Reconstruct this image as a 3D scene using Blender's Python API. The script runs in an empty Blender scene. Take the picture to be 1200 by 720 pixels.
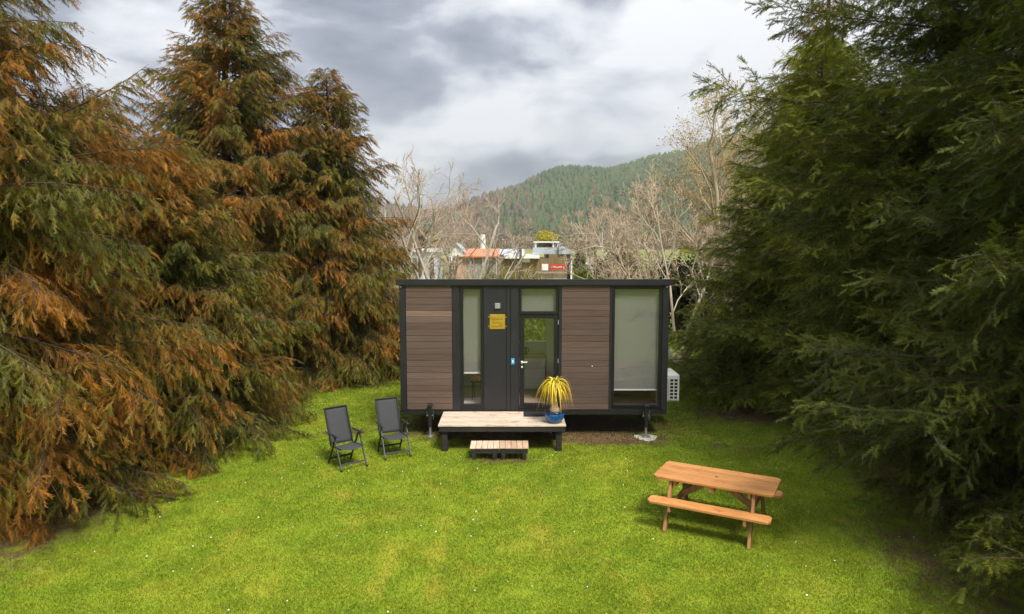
import bpy, bmesh, math, random
import numpy as np
from mathutils import Vector, Matrix

R = math.radians
random.seed(7)
scene = bpy.context.scene
col = scene.collection

# ------------------------------------------------------------------ camera
CAM_H, FPX = 4.4, 800.0
PITCH = math.atan(75 / 800)
cam_d = bpy.data.cameras.new('camera')
cam_d.sensor_width = 36.0
cam_d.lens = 24.0
cam_d.clip_start = 0.1
cam_d.clip_end = 6000
cam = bpy.data.objects.new('camera', cam_d)
col.objects.link(cam)
cam.location = (0, 0, CAM_H)
cam.rotation_euler = (R(90) - PITCH, 0, 0)
scene.camera = cam

# ------------------------------------------------------------------ sky, sun, exposure
SUN_EL, SUN_AZ = R(56), R(148)          # azimuth measured from +Y (view direction) towards +X
world = bpy.data.worlds.new('World')
scene.world = world
world.use_nodes = True
wn, wl = world.node_tree.nodes, world.node_tree.links
wn.clear()


def N(nodes, typ, **kw):
    n = nodes.new(typ)
    for k, v in kw.items():
        if k == 'inp':
            for a, b in v.items():
                n.inputs[a].default_value = b
        else:
            setattr(n, k, v)
    return n


def ramp(nodes, stops, interp='LINEAR'):
    r = nodes.new('ShaderNodeValToRGB')
    r.color_ramp.interpolation = interp
    e = r.color_ramp.elements
    while len(e) < len(stops):
        e.new(0.5)
    for el, (p, c) in zip(e, stops):
        el.position = p
        el.color = (c[0], c[1], c[2], 1) if len(c) == 3 else c
    return r


w_out = N(wn, 'ShaderNodeOutputWorld')
w_bg = N(wn, 'ShaderNodeBackground', inp={'Strength': 0.1})
w_sky = N(wn, 'ShaderNodeTexSky', sky_type='NISHITA', sun_disc=False)
w_sky.sun_elevation = SUN_EL
w_sky.sun_rotation = SUN_AZ
w_tc = N(wn, 'ShaderNodeTexCoord')
w_sep = N(wn, 'ShaderNodeSeparateXYZ')
wl.new(w_tc.outputs['Generated'], w_sep.inputs[0])
# project the view direction on a cloud deck (a shell, so that clouds shrink towards the horizon)
w_z = N(wn, 'ShaderNodeMath', operation='MAXIMUM', inp={1: 0.0})
wl.new(w_sep.outputs[2], w_z.inputs[0])
w_za = N(wn, 'ShaderNodeMath', operation='ADD', inp={1: 0.16})
wl.new(w_z.outputs[0], w_za.inputs[0])
w_dx = N(wn, 'ShaderNodeMath', operation='DIVIDE')
w_dy = N(wn, 'ShaderNodeMath', operation='DIVIDE')
wl.new(w_sep.outputs[0], w_dx.inputs[0]); wl.new(w_za.outputs[0], w_dx.inputs[1])
wl.new(w_sep.outputs[1], w_dy.inputs[0]); wl.new(w_za.outputs[0], w_dy.inputs[1])
w_cmb = N(wn, 'ShaderNodeCombineXYZ', inp={2: 0.35})
wl.new(w_dx.outputs[0], w_cmb.inputs[0]); wl.new(w_dy.outputs[0], w_cmb.inputs[1])
w_map = N(wn, 'ShaderNodeMapping', inp={'Location': (5.0, 2.0, 0.0), 'Rotation': (0, 0, R(24)), 'Scale': (1.0, 0.62, 1)})
wl.new(w_cmb.outputs[0], w_map.inputs[0])
w_map2 = N(wn, 'ShaderNodeMapping', inp={'Location': (1.3, 0.4, 0.2), 'Rotation': (0, R(-9), 0), 'Scale': (1.0, 1.0, 2.3)})
wl.new(w_tc.outputs['Generated'], w_map2.inputs[0])
w_n1 = N(wn, 'ShaderNodeTexNoise', inp={'Scale': 0.42, 'Detail': 8, 'Roughness': 0.52, 'Distortion': 0.5})
w_n2 = N(wn, 'ShaderNodeTexNoise', inp={'Scale': 4.2, 'Detail': 9, 'Roughness': 0.52, 'Distortion': 0.25})
wl.new(w_map.outputs[0], w_n1.inputs['Vector']); wl.new(w_map2.outputs[0], w_n2.inputs['Vector'])
w_mx = N(wn, 'ShaderNodeMath', operation='MULTIPLY_ADD', inp={1: 0.68})
wl.new(w_n2.outputs['Fac'], w_mx.inputs[0])
w_m1 = N(wn, 'ShaderNodeMath', operation='MULTIPLY', inp={1: 0.44})
wl.new(w_n1.outputs['Fac'], w_m1.inputs[0]); wl.new(w_m1.outputs[0], w_mx.inputs[2])
w_r = ramp(wn, [(0.44, (0.48, 0.515, 0.63)), (0.51, (0.78, 0.825, 0.945)), (0.56, (1.38, 1.42, 1.50)), (0.63, (1.95, 1.96, 1.98))])
wl.new(w_mx.outputs[0], w_r.inputs[0])
# overcast sky: an even cloud deck is thinner overhead than towards the horizon
w_el = N(wn, 'ShaderNodeMath', operation='MULTIPLY_ADD', inp={1: 2.0, 2: 0.85})
wl.new(w_z.outputs[0], w_el.inputs[0])
w_ml = N(wn, 'ShaderNodeVectorMath', operation='SCALE')
wl.new(w_r.outputs[0], w_ml.inputs[0]); wl.new(w_el.outputs[0], w_ml.inputs['Scale'])
w_mix = N(wn, 'ShaderNodeMix', data_type='RGBA', inp={0: 0.93})
wl.new(w_sky.outputs[0], w_mix.inputs[6]); wl.new(w_ml.outputs[0], w_mix.inputs[7])
wl.new(w_mix.outputs[2], w_bg.inputs[0])
wl.new(w_bg.outputs[0], w_out.inputs[0])

sun_d = bpy.data.lights.new('sun', 'SUN')
sun_d.energy = 1.5
sun_d.angle = R(16)
sun_d.color = (1.0, 0.93, 0.82)
sun = bpy.data.objects.new('sun', sun_d)
col.objects.link(sun)
sdir = Vector((math.sin(SUN_AZ) * math.cos(SUN_EL), math.cos(SUN_AZ) * math.cos(SUN_EL), math.sin(SUN_EL)))
sun.rotation_euler = sdir.to_track_quat('Z', 'Y').to_euler()
sun.location = sdir * 60

vs = scene.view_settings
vs.view_transform = 'Standard'
vs.look = 'None'
vs.exposure = 1.85
vs.gamma = 1.0
scene.render.engine = 'CYCLES'
scene.cycles.use_denoising = True
scene.cycles.denoising_prefilter = 'NONE'
scene.cycles.max_bounces = 5
scene.cycles.diffuse_bounces = 2
scene.cycles.transparent_max_bounces = 12
scene.cycles.use_adaptive_sampling = True
scene.cycles.adaptive_threshold = 0.02


# ------------------------------------------------------------------ helpers
def ray(x, y):
    cx, cy = (x - 600) / FPX, (360 - y) / FPX
    return (cx, math.cos(PITCH) + cy * math.sin(PITCH), -math.sin(PITCH) + cy * math.cos(PITCH))


def at(x, y, Y):
    """World point seen at photo pixel (x, y) when it stands at distance Y."""
    d = ray(x, y); s = Y / d[1]
    return Vector((d[0] * s, Y, CAM_H + d[2] * s))


def tag(o, label=None, cat=None, group=None, kind=None):
    if label: o['label'] = label
    if cat: o['category'] = cat
    if group: o['group'] = group
    if kind: o['kind'] = kind
    return o


def empty(name, loc=(0, 0, 0), rz=0.0):
    o = bpy.data.objects.new(name, None)
    col.objects.link(o)
    o.location = loc
    o.rotation_euler = (0, 0, rz)
    o.empty_display_size = 0.2
    return o


def link(name, me, material=None, parent=None, loc=(0, 0, 0)):
    o = bpy.data.objects.new(name, me)
    col.objects.link(o)
    if material is not None and not me.materials:
        me.materials.append(material)
    o.parent = parent
    o.location = loc
    return o


class MB:
    """collects plain polygons in the coordinates of the parent"""
    def __init__(self):
        self.v, self.f = [], []

    def add(self, vs_, fs):
        b = len(self.v)
        self.v += [tuple(v) for v in vs_]
        self.f += [tuple(b + i for i in f) for f in fs]
        return self

    def box(self, x0, x1, y0, y1, z0, z1, m=None):
        v = [(x0, y0, z0), (x1, y0, z0), (x1, y1, z0), (x0, y1, z0), (x0, y0, z1), (x1, y0, z1), (x1, y1, z1), (x0, y1, z1)]
        if m is not None: v = [m @ Vector(p) for p in v]
        return self.add(v, [(0, 3, 2, 1), (4, 5, 6, 7), (0, 1, 5, 4), (1, 2, 6, 5), (2, 3, 7, 6), (3, 0, 4, 7)])

    def cbox(self, c, s, m=None):
        return self.box(c[0] - s[0] / 2, c[0] + s[0] / 2, c[1] - s[1] / 2, c[1] + s[1] / 2, c[2] - s[2] / 2, c[2] + s[2] / 2, m)

    def prism(self, pts, z0, z1):
        n = len(pts)
        v = [(p[0], p[1], z0) for p in pts] + [(p[0], p[1], z1) for p in pts]
        return self.add(v, [tuple(range(n))[::-1], tuple(range(n, 2 * n))] + [(i, (i + 1) % n, n + (i + 1) % n, n + i) for i in range(n)])

    def bar(self, a, b, w, h, up=(0, 0, 1)):
        """rectangular bar from a to b, w across, h along up"""
        a, b = Vector(a), Vector(b)
        d = (b - a).normalized()
        s = d.cross(Vector(up))
        s = s.normalized() if s.length > 1e-5 else Vector((1, 0, 0))
        u = s.cross(d).normalized()
        v = []
        for p in (a, b):
            for i, j in ((-1, -1), (1, -1), (1, 1), (-1, 1)):
                v.append(p + s * (i * w / 2) + u * (j * h / 2))
        return self.add(v, [(3, 2, 1, 0), (4, 5, 6, 7), (0, 1, 5, 4), (1, 2, 6, 5), (2, 3, 7, 6), (3, 0, 4, 7)])

    def tube(self, pts, rad, n=8, cap=True):
        pts = [Vector(p) for p in pts]
        if not hasattr(rad, '__len__'): rad = [rad] * len(pts)
        v, f = [], []
        ref = None
        for i, p in enumerate(pts):
            d = (pts[min(i + 1, len(pts) - 1)] - pts[max(i - 1, 0)]).normalized()
            if ref is None: ref = Vector((0, 0, 1)) if abs(d.z) < 0.9 else Vector((1, 0, 0))
            s = d.cross(ref).normalized(); u = s.cross(d).normalized(); ref = u
            for k in range(n):
                a = 2 * math.pi * k / n
                v.append(p + (s * math.cos(a) + u * math.sin(a)) * rad[i])
        for i in range(len(pts) - 1):
            for k in range(n):
                k2 = (k + 1) % n
                f.append((i * n + k, i * n + k2, i * n + n + k2, i * n + n + k))
        if cap:
            f.append(tuple(range(n))[::-1]); f.append(tuple((len(pts) - 1) * n + k for k in range(n)))
        return self.add(v, f)

    def lathe(self, prof, n=24, c=(0, 0, 0)):
        v, f = [], []
        for r, z in prof:
            for k in range(n):
                a = 2 * math.pi * k / n
                v.append((c[0] + r * math.cos(a), c[1] + r * math.sin(a), c[2] + z))
        for i in range(len(prof) - 1):
            for k in range(n):
                k2 = (k + 1) % n
                f.append((i * n + k, i * n + k2, i * n + n + k2, i * n + n + k))
        f.append(tuple(range(n))[::-1]); f.append(tuple((len(prof) - 1) * n + k for k in range(n)))
        return self.add(v, f)

    def mesh(self, name, smooth=False, bevel=0.0):
        me = bpy.data.meshes.new(name)
        me.from_pydata(self.v, [], self.f)
        if bevel > 0:
            bm = bmesh.new(); bm.from_mesh(me)
            es = [e for e in bm.edges if len(e.link_faces) == 2 and e.calc_face_angle(0) > R(25)]
            bmesh.ops.bevel(bm, geom=es, offset=bevel, segments=1, affect='EDGES', clamp_overlap=True)
            bm.to_mesh(me); bm.free()
        if smooth:
            me.polygons.foreach_set('use_smooth', [True] * len(me.polygons))
        me.update()
        return me

    def build(self, name, material, parent=None, smooth=False, bevel=0.0, loc=(0, 0, 0)):
        return link(name, self.mesh(name, smooth, bevel), material, parent, loc)


def np_mesh(name, verts, tris, tint=None, smooth=False):
    me = bpy.data.meshes.new(name)
    nv, nt = len(verts), len(tris)
    k = tris.shape[1]
    me.vertices.add(nv)
    me.vertices.foreach_set('co', np.ascontiguousarray(verts, dtype=np.float32).ravel())
    me.loops.add(nt * k)
    me.loops.foreach_set('vertex_index', np.ascontiguousarray(tris, dtype=np.int32).ravel())
    me.polygons.add(nt)
    me.polygons.foreach_set('loop_start', np.arange(0, nt * k, k, dtype=np.int32))
    try:
        me.polygons.foreach_set('loop_total', np.full(nt, k, dtype=np.int32))
    except Exception:
        pass
    if smooth:
        me.polygons.foreach_set('use_smooth', np.ones(nt, dtype=bool))
    if tint is not None:
        a = me.color_attributes.new('tint', 'FLOAT_COLOR', 'POINT')
        t4 = np.ones((nv, 4), dtype=np.float32); t4[:, :3] = tint
        a.data.foreach_set('color', t4.ravel())
    me.update(calc_edges=True)
    return me


# ------------------------------------------------------------------ materials
def base_mat(name):
    m = bpy.data.materials.new(name)
    m.use_nodes = True
    nt = m.node_tree
    return m, nt.nodes, nt.links, nt.nodes['Principled BSDF']


def mat(name, c1, c2=None, scale=6.0, stretch=(1, 1, 1), rough=0.6, bump=0.0, bscale=None, spec=0.4, metal=0.0,
        objcol=False, detail=6, contrast=(0.35, 0.65), coat=0.0, rand=0.0, wear=None):
    m, n, l, p = base_mat(name)
    c2 = c2 or c1
    tc = N(n, 'ShaderNodeTexCoord')
    oi = N(n, 'ShaderNodeObjectInfo')
    # each piece gets its own stretch of the pattern
    off = N(n, 'ShaderNodeVectorMath', operation='SCALE', inp={'Scale': 37.0})
    comb = N(n, 'ShaderNodeCombineXYZ')
    for i in range(3): l.new(oi.outputs['Random'], comb.inputs[i])
    l.new(comb.outputs[0], off.inputs[0])
    add = N(n, 'ShaderNodeVectorMath', operation='ADD')
    l.new(tc.outputs['Object'], add.inputs[0]); l.new(off.outputs[0], add.inputs[1])
    mp = N(n, 'ShaderNodeMapping', inp={'Scale': stretch})
    l.new(add.outputs[0], mp.inputs[0])
    nz = N(n, 'ShaderNodeTexNoise', inp={'Scale': scale, 'Detail': detail, 'Roughness': 0.6})
    l.new(mp.outputs[0], nz.inputs['Vector'])
    rp = ramp(n, [(contrast[0], c1), (contrast[1], c2)])
    l.new(nz.outputs['Fac'], rp.inputs[0])
    out = rp.outputs[0]
    if rand > 0:
        hv = N(n, 'ShaderNodeHueSaturation')
        mr = N(n, 'ShaderNodeMapRange', inp={3: 1 - rand, 4: 1 + rand})
        l.new(oi.outputs['Random'], mr.inputs[0]); l.new(mr.outputs[0], hv.inputs['Value']); l.new(out, hv.inputs['Color'])
        out = hv.outputs[0]
    if objcol:
        mu = N(n, 'ShaderNodeMix', data_type='RGBA', blend_type='MULTIPLY', inp={0: 1.0})
        l.new(out, mu.inputs[6]); l.new(oi.outputs['Color'], mu.inputs[7])
        out = mu.outputs[2]
    if wear:
        wz = N(n, 'ShaderNodeTexNoise', inp={'Scale': wear[1], 'Detail': 5, 'Roughness': 0.65})
        l.new(add.outputs[0], wz.inputs['Vector'])
        wr = ramp(n, [(wear[2], (0, 0, 0)), (wear[3], (1, 1, 1))])
        l.new(wz.outputs['Fac'], wr.inputs[0])
        mw = N(n, 'ShaderNodeMix', data_type='RGBA', inp={7: (*wear[0], 1)})
        l.new(wr.outputs[0], mw.inputs[0]); l.new(out, mw.inputs[6])
        out = mw.outputs[2]
    l.new(out, p.inputs['Base Color'])
    p.inputs['Roughness'].default_value = rough
    p.inputs['Specular IOR Level'].default_value = spec
    p.inputs['Metallic'].default_value = metal
    p.inputs['Coat Weight'].default_value = coat
    if bump > 0:
        bn = nz
        if bscale:
            bn = N(n, 'ShaderNodeTexNoise', inp={'Scale': bscale, 'Detail': 6, 'Roughness': 0.65})
            l.new(mp.outputs[0], bn.inputs['Vector'])
        b = N(n, 'ShaderNodeBump', inp={'Strength': bump, 'Distance': 0.02})
        l.new(bn.outputs['Fac'], b.inputs['Height']); l.new(b.outputs[0], p.inputs['Normal'])
    return m


def leaf_mat(name, transl=0.3, rough=0.55, gain=1.0, spec=0.25):
    """colour comes with the leaf (attribute tint); light passes through partly"""
    m, n, l, p = base_mat(name)
    at_ = N(n, 'ShaderNodeAttribute', attribute_name='tint')
    g = N(n, 'ShaderNodeVectorMath', operation='SCALE', inp={'Scale': gain})
    l.new(at_.outputs['Color'], g.inputs[0])
    l.new(g.outputs[0], p.inputs['Base Color'])
    p.inputs['Roughness'].default_value = rough
    p.inputs['Specular IOR Level'].default_value = spec
    t = N(n, 'ShaderNodeBsdfTranslucent')
    l.new(g.outputs[0], t.inputs[0])
    mx = N(n, 'ShaderNodeMixShader', inp={0: transl})
    o = n['Material Output']
    l.new(p.outputs[0], mx.inputs[1]); l.new(t.outputs[0], mx.inputs[2]); l.new(mx.outputs[0], o.inputs[0])
    return m


def foliage_mat(name, stops, patch, fine, transl=0.28, rough=0.55, spec=0.25, attr=0.45, rnd=0.3):
    """leaf pigment: how far along the spray (tint.r), which bough, patches through the crown; obj.color.r shifts the tree, .g its value (painted shade on the near fir)"""
    m, n, l, p = base_mat(name)
    a = N(n, 'ShaderNodeAttribute', attribute_name='tint')
    sp = N(n, 'ShaderNodeSeparateColor'); l.new(a.outputs['Color'], sp.inputs[0])
    oi = N(n, 'ShaderNodeObjectInfo')
    so = N(n, 'ShaderNodeSeparateColor'); l.new(oi.outputs['Color'], so.inputs[0])
    geo = N(n, 'ShaderNodeNewGeometry')
    n1 = N(n, 'ShaderNodeTexNoise', inp={'Scale': patch[0], 'Detail': 3, 'Roughness': 0.55}); l.new(geo.outputs['Position'], n1.inputs['Vector'])
    n2 = N(n, 'ShaderNodeTexNoise', inp={'Scale': fine[0], 'Detail': 3, 'Roughness': 0.6}); l.new(geo.outputs['Position'], n2.inputs['Vector'])
    def madd(x, k, c):
        q = N(n, 'ShaderNodeMath', operation='MULTIPLY_ADD', inp={1: k, 2: c}) if not hasattr(c, 'links') else N(n, 'ShaderNodeMath', operation='MULTIPLY_ADD', inp={1: k})
        l.new(x, q.inputs[0])
        if hasattr(c, 'links'): l.new(c, q.inputs[2])
        return q.outputs[0]
    k = madd(sp.outputs[0], attr, -0.5 * attr)
    k = madd(oi.outputs['Random'], rnd, k)
    k = madd(n1.outputs['Fac'], patch[1], k)
    k = madd(n2.outputs['Fac'], fine[1], k)
    k = madd(so.outputs[0], 1.0, k)
    k = madd(k, 1.0, -0.5 * (rnd + patch[1] + fine[1]))
    r = ramp(n, stops); l.new(k, r.inputs[0])
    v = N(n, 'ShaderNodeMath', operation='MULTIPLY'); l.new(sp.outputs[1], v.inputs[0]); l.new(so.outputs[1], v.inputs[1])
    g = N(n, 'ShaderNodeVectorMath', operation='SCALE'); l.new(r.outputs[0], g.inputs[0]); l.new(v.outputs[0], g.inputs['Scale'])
    l.new(g.outputs[0], p.inputs['Base Color'])
    p.inputs['Roughness'].default_value = rough
    p.inputs['Specular IOR Level'].default_value = spec
    t = N(n, 'ShaderNodeBsdfTranslucent'); l.new(g.outputs[0], t.inputs[0])
    mx = N(n, 'ShaderNodeMixShader', inp={0: transl})
    l.new(p.outputs[0], mx.inputs[1]); l.new(t.outputs[0], mx.inputs[2]); l.new(mx.outputs[0], n['Material Output'].inputs[0])
    return m


def glass_mat(name, tint=(0.975, 0.975, 0.98), ior=1.6):
    m, n, l, p = base_mat(name)
    n.remove(p)
    t = N(n, 'ShaderNodeBsdfTransparent', inp={0: (*tint, 1)})
    g = N(n, 'ShaderNodeBsdfGlossy', inp={'Roughness': 0.015})
    lw = N(n, 'ShaderNodeLayerWeight', inp={'Blend': 0.5})
    f5 = N(n, 'ShaderNodeMath', operation='POWER', inp={1: 4.0})
    l.new(lw.outputs['Facing'], f5.inputs[0])
    f = N(n, 'ShaderNodeMath', operation='MULTIPLY_ADD', inp={1: 0.9, 2: 0.05})
    l.new(f5.outputs[0], f.inputs[0])
    mx = N(n, 'ShaderNodeMixShader')
    l.new(f.outputs[0], mx.inputs[0]); l.new(t.outputs[0], mx.inputs[1]); l.new(g.outputs[0], mx.inputs[2])
    l.new(mx.outputs[0], n['Material Output'].inputs[0])
    return m


M = {}
M['charcoal'] = mat('charcoal_paint', (0.016, 0.016, 0.019), (0.022, 0.022, 0.025), 3, rough=0.42, bump=0.02, bscale=60)
M['charcoal_panel'] = mat('charcoal_panel', (0.018, 0.018, 0.021), (0.024, 0.024, 0.027), 2.5, rough=0.5)
M['clad'] = mat('brown_cladding', (0.094, 0.061, 0.047), (0.128, 0.087, 0.069), 5, stretch=(0.35, 8, 8), rough=0.62, bump=0.25, bscale=9, objcol=True)
M['roof'] = mat('roof_steel', (0.03, 0.03, 0.033), rough=0.45)
M['frame'] = mat('window_frame', (0.012, 0.012, 0.013), rough=0.35)
M['glass'] = glass_mat('window_glass')
M['blind'] = mat('roller_blind', (0.36, 0.365, 0.345), (0.38, 0.385, 0.365), 2, rough=0.9, spec=0.1)
def add_translucency(m, c, f):
    n, l = m.node_tree.nodes, m.node_tree.links
    t = N(n, 'ShaderNodeBsdfTranslucent', inp={0: (*c, 1)}); mx = N(n, 'ShaderNodeMixShader', inp={0: f})
    l.new(n['Principled BSDF'].outputs[0], mx.inputs[1]); l.new(t.outputs[0], mx.inputs[2]); l.new(mx.outputs[0], n['Material Output'].inputs[0])
add_translucency(M['blind'], (0.85, 0.85, 0.82), 0.55)
M['white'] = mat('white_paint', (0.72, 0.72, 0.70), (0.78, 0.78, 0.76), 4, rough=0.45)
M['lining'] = mat('interior_lining', (0.88, 0.88, 0.85), rough=0.7)
M['grey_lining'] = mat('wet_wall', (0.55, 0.57, 0.57), rough=0.4)
M['int_floor'] = mat('interior_floor', (0.34, 0.24, 0.15), (0.45, 0.33, 0.22), 4, stretch=(1, 9, 1), rough=0.4)
M['drawer'] = mat('drawer_front', (0.80, 0.80, 0.76), rough=0.45)
M['ply'] = mat('plywood', (0.33, 0.2, 0.09), (0.4, 0.26, 0.13), 4, stretch=(1, 7, 7), rough=0.55)
M['steel'] = mat('galvanised_steel', (0.38, 0.39, 0.4), (0.5, 0.51, 0.52), 14, rough=0.42, metal=0.8)
M['black_steel'] = mat('black_steel', (0.012, 0.012, 0.012), (0.02, 0.02, 0.02), 12, rough=0.45)
M['rubber'] = mat('rubber', (0.018, 0.018, 0.018), rough=0.85)
M['brass'] = mat('brass_plaque', (0.50, 0.32, 0.03), (0.62, 0.42, 0.05), 12, rough=0.35, metal=0.55)
M['etch'] = mat('engraving', (0.28, 0.09, 0.02), rough=0.5)
M['blue'] = mat('keypad_blue', (0.03, 0.30, 0.62), rough=0.35)
M['grey_plastic'] = mat('grey_plastic', (0.3, 0.3, 0.32), rough=0.5)
M['deck'] = mat('deck_board', (0.40, 0.30, 0.215), (0.68, 0.58, 0.48), 5, stretch=(0.7, 9, 9), rough=0.75, bump=0.3, bscale=14, rand=0.14, wear=((0.27, 0.17, 0.10), 2.6, 0.56, 0.72))
M['step'] = mat('step_board', (0.46, 0.32, 0.22), (0.68, 0.53, 0.41), 5, stretch=(9, 0.7, 9), rough=0.75, bump=0.3, bscale=14, rand=0.08, objcol=True)
M['black_timber'] = mat('black_stained_timber', (0.012, 0.011, 0.010), (0.03, 0.026, 0.022), 8, stretch=(1, 6, 6), rough=0.7, bump=0.3)
M['mat'] = mat('coir_mat', (0.012, 0.012, 0.013), (0.03, 0.03, 0.03), 60, rough=0.95, bump=0.6)
M['glaze'] = mat('blue_glaze', (0.005, 0.075, 0.26), (0.012, 0.13, 0.38), 5, rough=0.12, coat=0.6)
M['glaze_rim'] = mat('dark_glaze', (0.004, 0.012, 0.05), rough=0.15, coat=0.5)
M['soil'] = mat('soil', (0.05, 0.03, 0.018), (0.12, 0.08, 0.04), 30, rough=0.95, bump=0.6)
M['caudex'] = mat('palm_bulb', (0.35, 0.24, 0.15), (0.5, 0.38, 0.26), 18, rough=0.85, bump=0.5)
def palm_mat():
    m, n, l, p = base_mat('palm_leaf')
    tc = N(n, 'ShaderNodeTexCoord'); oi = N(n, 'ShaderNodeObjectInfo')
    ln = N(n, 'ShaderNodeVectorMath', operation='LENGTH'); l.new(tc.outputs['Object'], ln.inputs[0])
    ad = N(n, 'ShaderNodeMath', operation='MULTIPLY_ADD', inp={1: 0.22}); l.new(oi.outputs['Random'], ad.inputs[0]); l.new(ln.outputs['Value'], ad.inputs[2])
    r = ramp(n, [(0.10, (0.25, 0.32, 0.03)), (0.24, (0.62, 0.52, 0.03)), (0.65, (0.78, 0.52, 0.025)), (0.95, (0.5, 0.25, 0.04))]); l.new(ad.outputs[0], r.inputs[0])
    hv = N(n, 'ShaderNodeHueSaturation'); mr = N(n, 'ShaderNodeMapRange', inp={3: 0.6, 4: 1.25}); l.new(oi.outputs['Random'], mr.inputs[0]); l.new(mr.outputs[0], hv.inputs['Value']); l.new(r.outputs[0], hv.inputs['Color'])
    l.new(hv.outputs[0], p.inputs['Base Color']); p.inputs['Roughness'].default_value = 0.5
    return m
M['palm_leaf'] = palm_mat()
M['sling'] = mat('sling_fabric', (0.048, 0.052, 0.056), (0.062, 0.066, 0.07), 90, rough=0.85, spec=0.2, bump=0.15)
M['alu'] = mat('grey_frame', (0.085, 0.09, 0.095), (0.11, 0.115, 0.12), 20, rough=0.42, metal=0.3)
M['alu_dark'] = mat('dark_frame', (0.02, 0.021, 0.023), rough=0.45)
M['table'] = mat('oiled_pine', (0.40, 0.165, 0.045), (0.56, 0.27, 0.09), 4, stretch=(0.8, 10, 10), rough=0.5, bump=0.2, bscale=12, rand=0.13, wear=((0.30, 0.11, 0.03), 5.0, 0.58, 0.75))
M['table_leg'] = mat('oiled_pine_leg', (0.30, 0.135, 0.05), (0.42, 0.21, 0.085), 4, stretch=(6, 6, 0.9), rough=0.6, bump=0.2, rand=0.06)
M['hole'] = mat('hole_shade', (0.03, 0.02, 0.012), rough=0.8)
M['ac'] = mat('white_enamel', (0.70, 0.70, 0.68), (0.78, 0.78, 0.76), 4, rough=0.4)
M['dark'] = mat('dark_void', (0.012, 0.012, 0.012), rough=0.8)
M['concrete'] = mat('concrete', (0.42, 0.40, 0.35), (0.6, 0.57, 0.5), 12, rough=0.9, bump=0.4)
M['bark'] = mat('conifer_bark', (0.055, 0.036, 0.022), (0.11, 0.075, 0.047), 8, stretch=(3, 3, 0.6), rough=0.95, bump=0.6)
M['dead_twig'] = mat('dead_twig', (0.20, 0.16, 0.12), (0.32, 0.27, 0.22), 5, rough=0.9)
M['leaf'] = leaf_mat('conifer_foliage')
M['cypress'] = foliage_mat('cypress_foliage', [(0.05, (0.066, 0.080, 0.007)), (0.34, (0.128, 0.125, 0.011)), (0.52, (0.180, 0.120, 0.012)), (0.72, (0.262, 0.110, 0.012)), (0.98, (0.40, 0.175, 0.018))], (0.7, 1.5), (2.4, 1.0))
M['fir'] = foliage_mat('fir_foliage', [(0.0, (0.045, 0.061, 0.006)), (0.5, (0.098, 0.121, 0.010)), (0.85, (0.195, 0.212, 0.020)), (1.0, (0.25, 0.21, 0.028))], (0.8, 1.0), (3.0, 0.9), attr=0.5)
M['post'] = mat('weathered_post', (0.12, 0.085, 0.055), (0.22, 0.17, 0.12), 5, stretch=(6, 6, 0.8), rough=0.9, bump=0.3)
M['orange_roof'] = mat('orange_roof', (0.50, 0.17, 0.08), (0.58, 0.23, 0.12), 3, rough=0.6)
M['grey_board'] = mat('grey_board', (0.22, 0.20, 0.18), (0.34, 0.31, 0.28), 3, stretch=(9, 9, 0.5), rough=0.85, rand=0.12)
M['brown_board'] = mat('brown_board', (0.16, 0.11, 0.05), (0.26, 0.19, 0.09), 3, stretch=(9, 9, 0.5), rough=0.85, rand=0.12)
M['pale_blue'] = mat('pale_blue_wall', (0.45, 0.55, 0.62), (0.52, 0.62, 0.68), 2, rough=0.6)
M['pink_wall'] = mat('pinkish_wall', (0.42, 0.27, 0.20), (0.48, 0.32, 0.24), 2, rough=0.8)
M['blue_grey_roof'] = mat('blue_grey_roof', (0.34, 0.39, 0.45), (0.42, 0.47, 0.53), 2, rough=0.5)
M['red_sign'] = mat('red_sign', (0.48, 0.05, 0.035), rough=0.5)
M['yellow'] = mat('yellow_plastic', (0.6, 0.5, 0.05), rough=0.5)
M['car_paint'] = mat('white_car_paint', (0.75, 0.76, 0.77), rough=0.25, coat=0.5)
M['car_glass'] = mat('car_glass', (0.02, 0.025, 0.03), rough=0.08)
M['cushion'] = mat('cushion', (0.55, 0.09, 0.06), (0.75, 0.6, 0.5), 30, rough=0.9, contrast=(0.45, 0.55))
M['mattress'] = mat('mattress', (0.5, 0.5, 0.48), rough=0.9)
M['rug'] = mat('rug', (0.4, 0.38, 0.34), rough=0.95)


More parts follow.
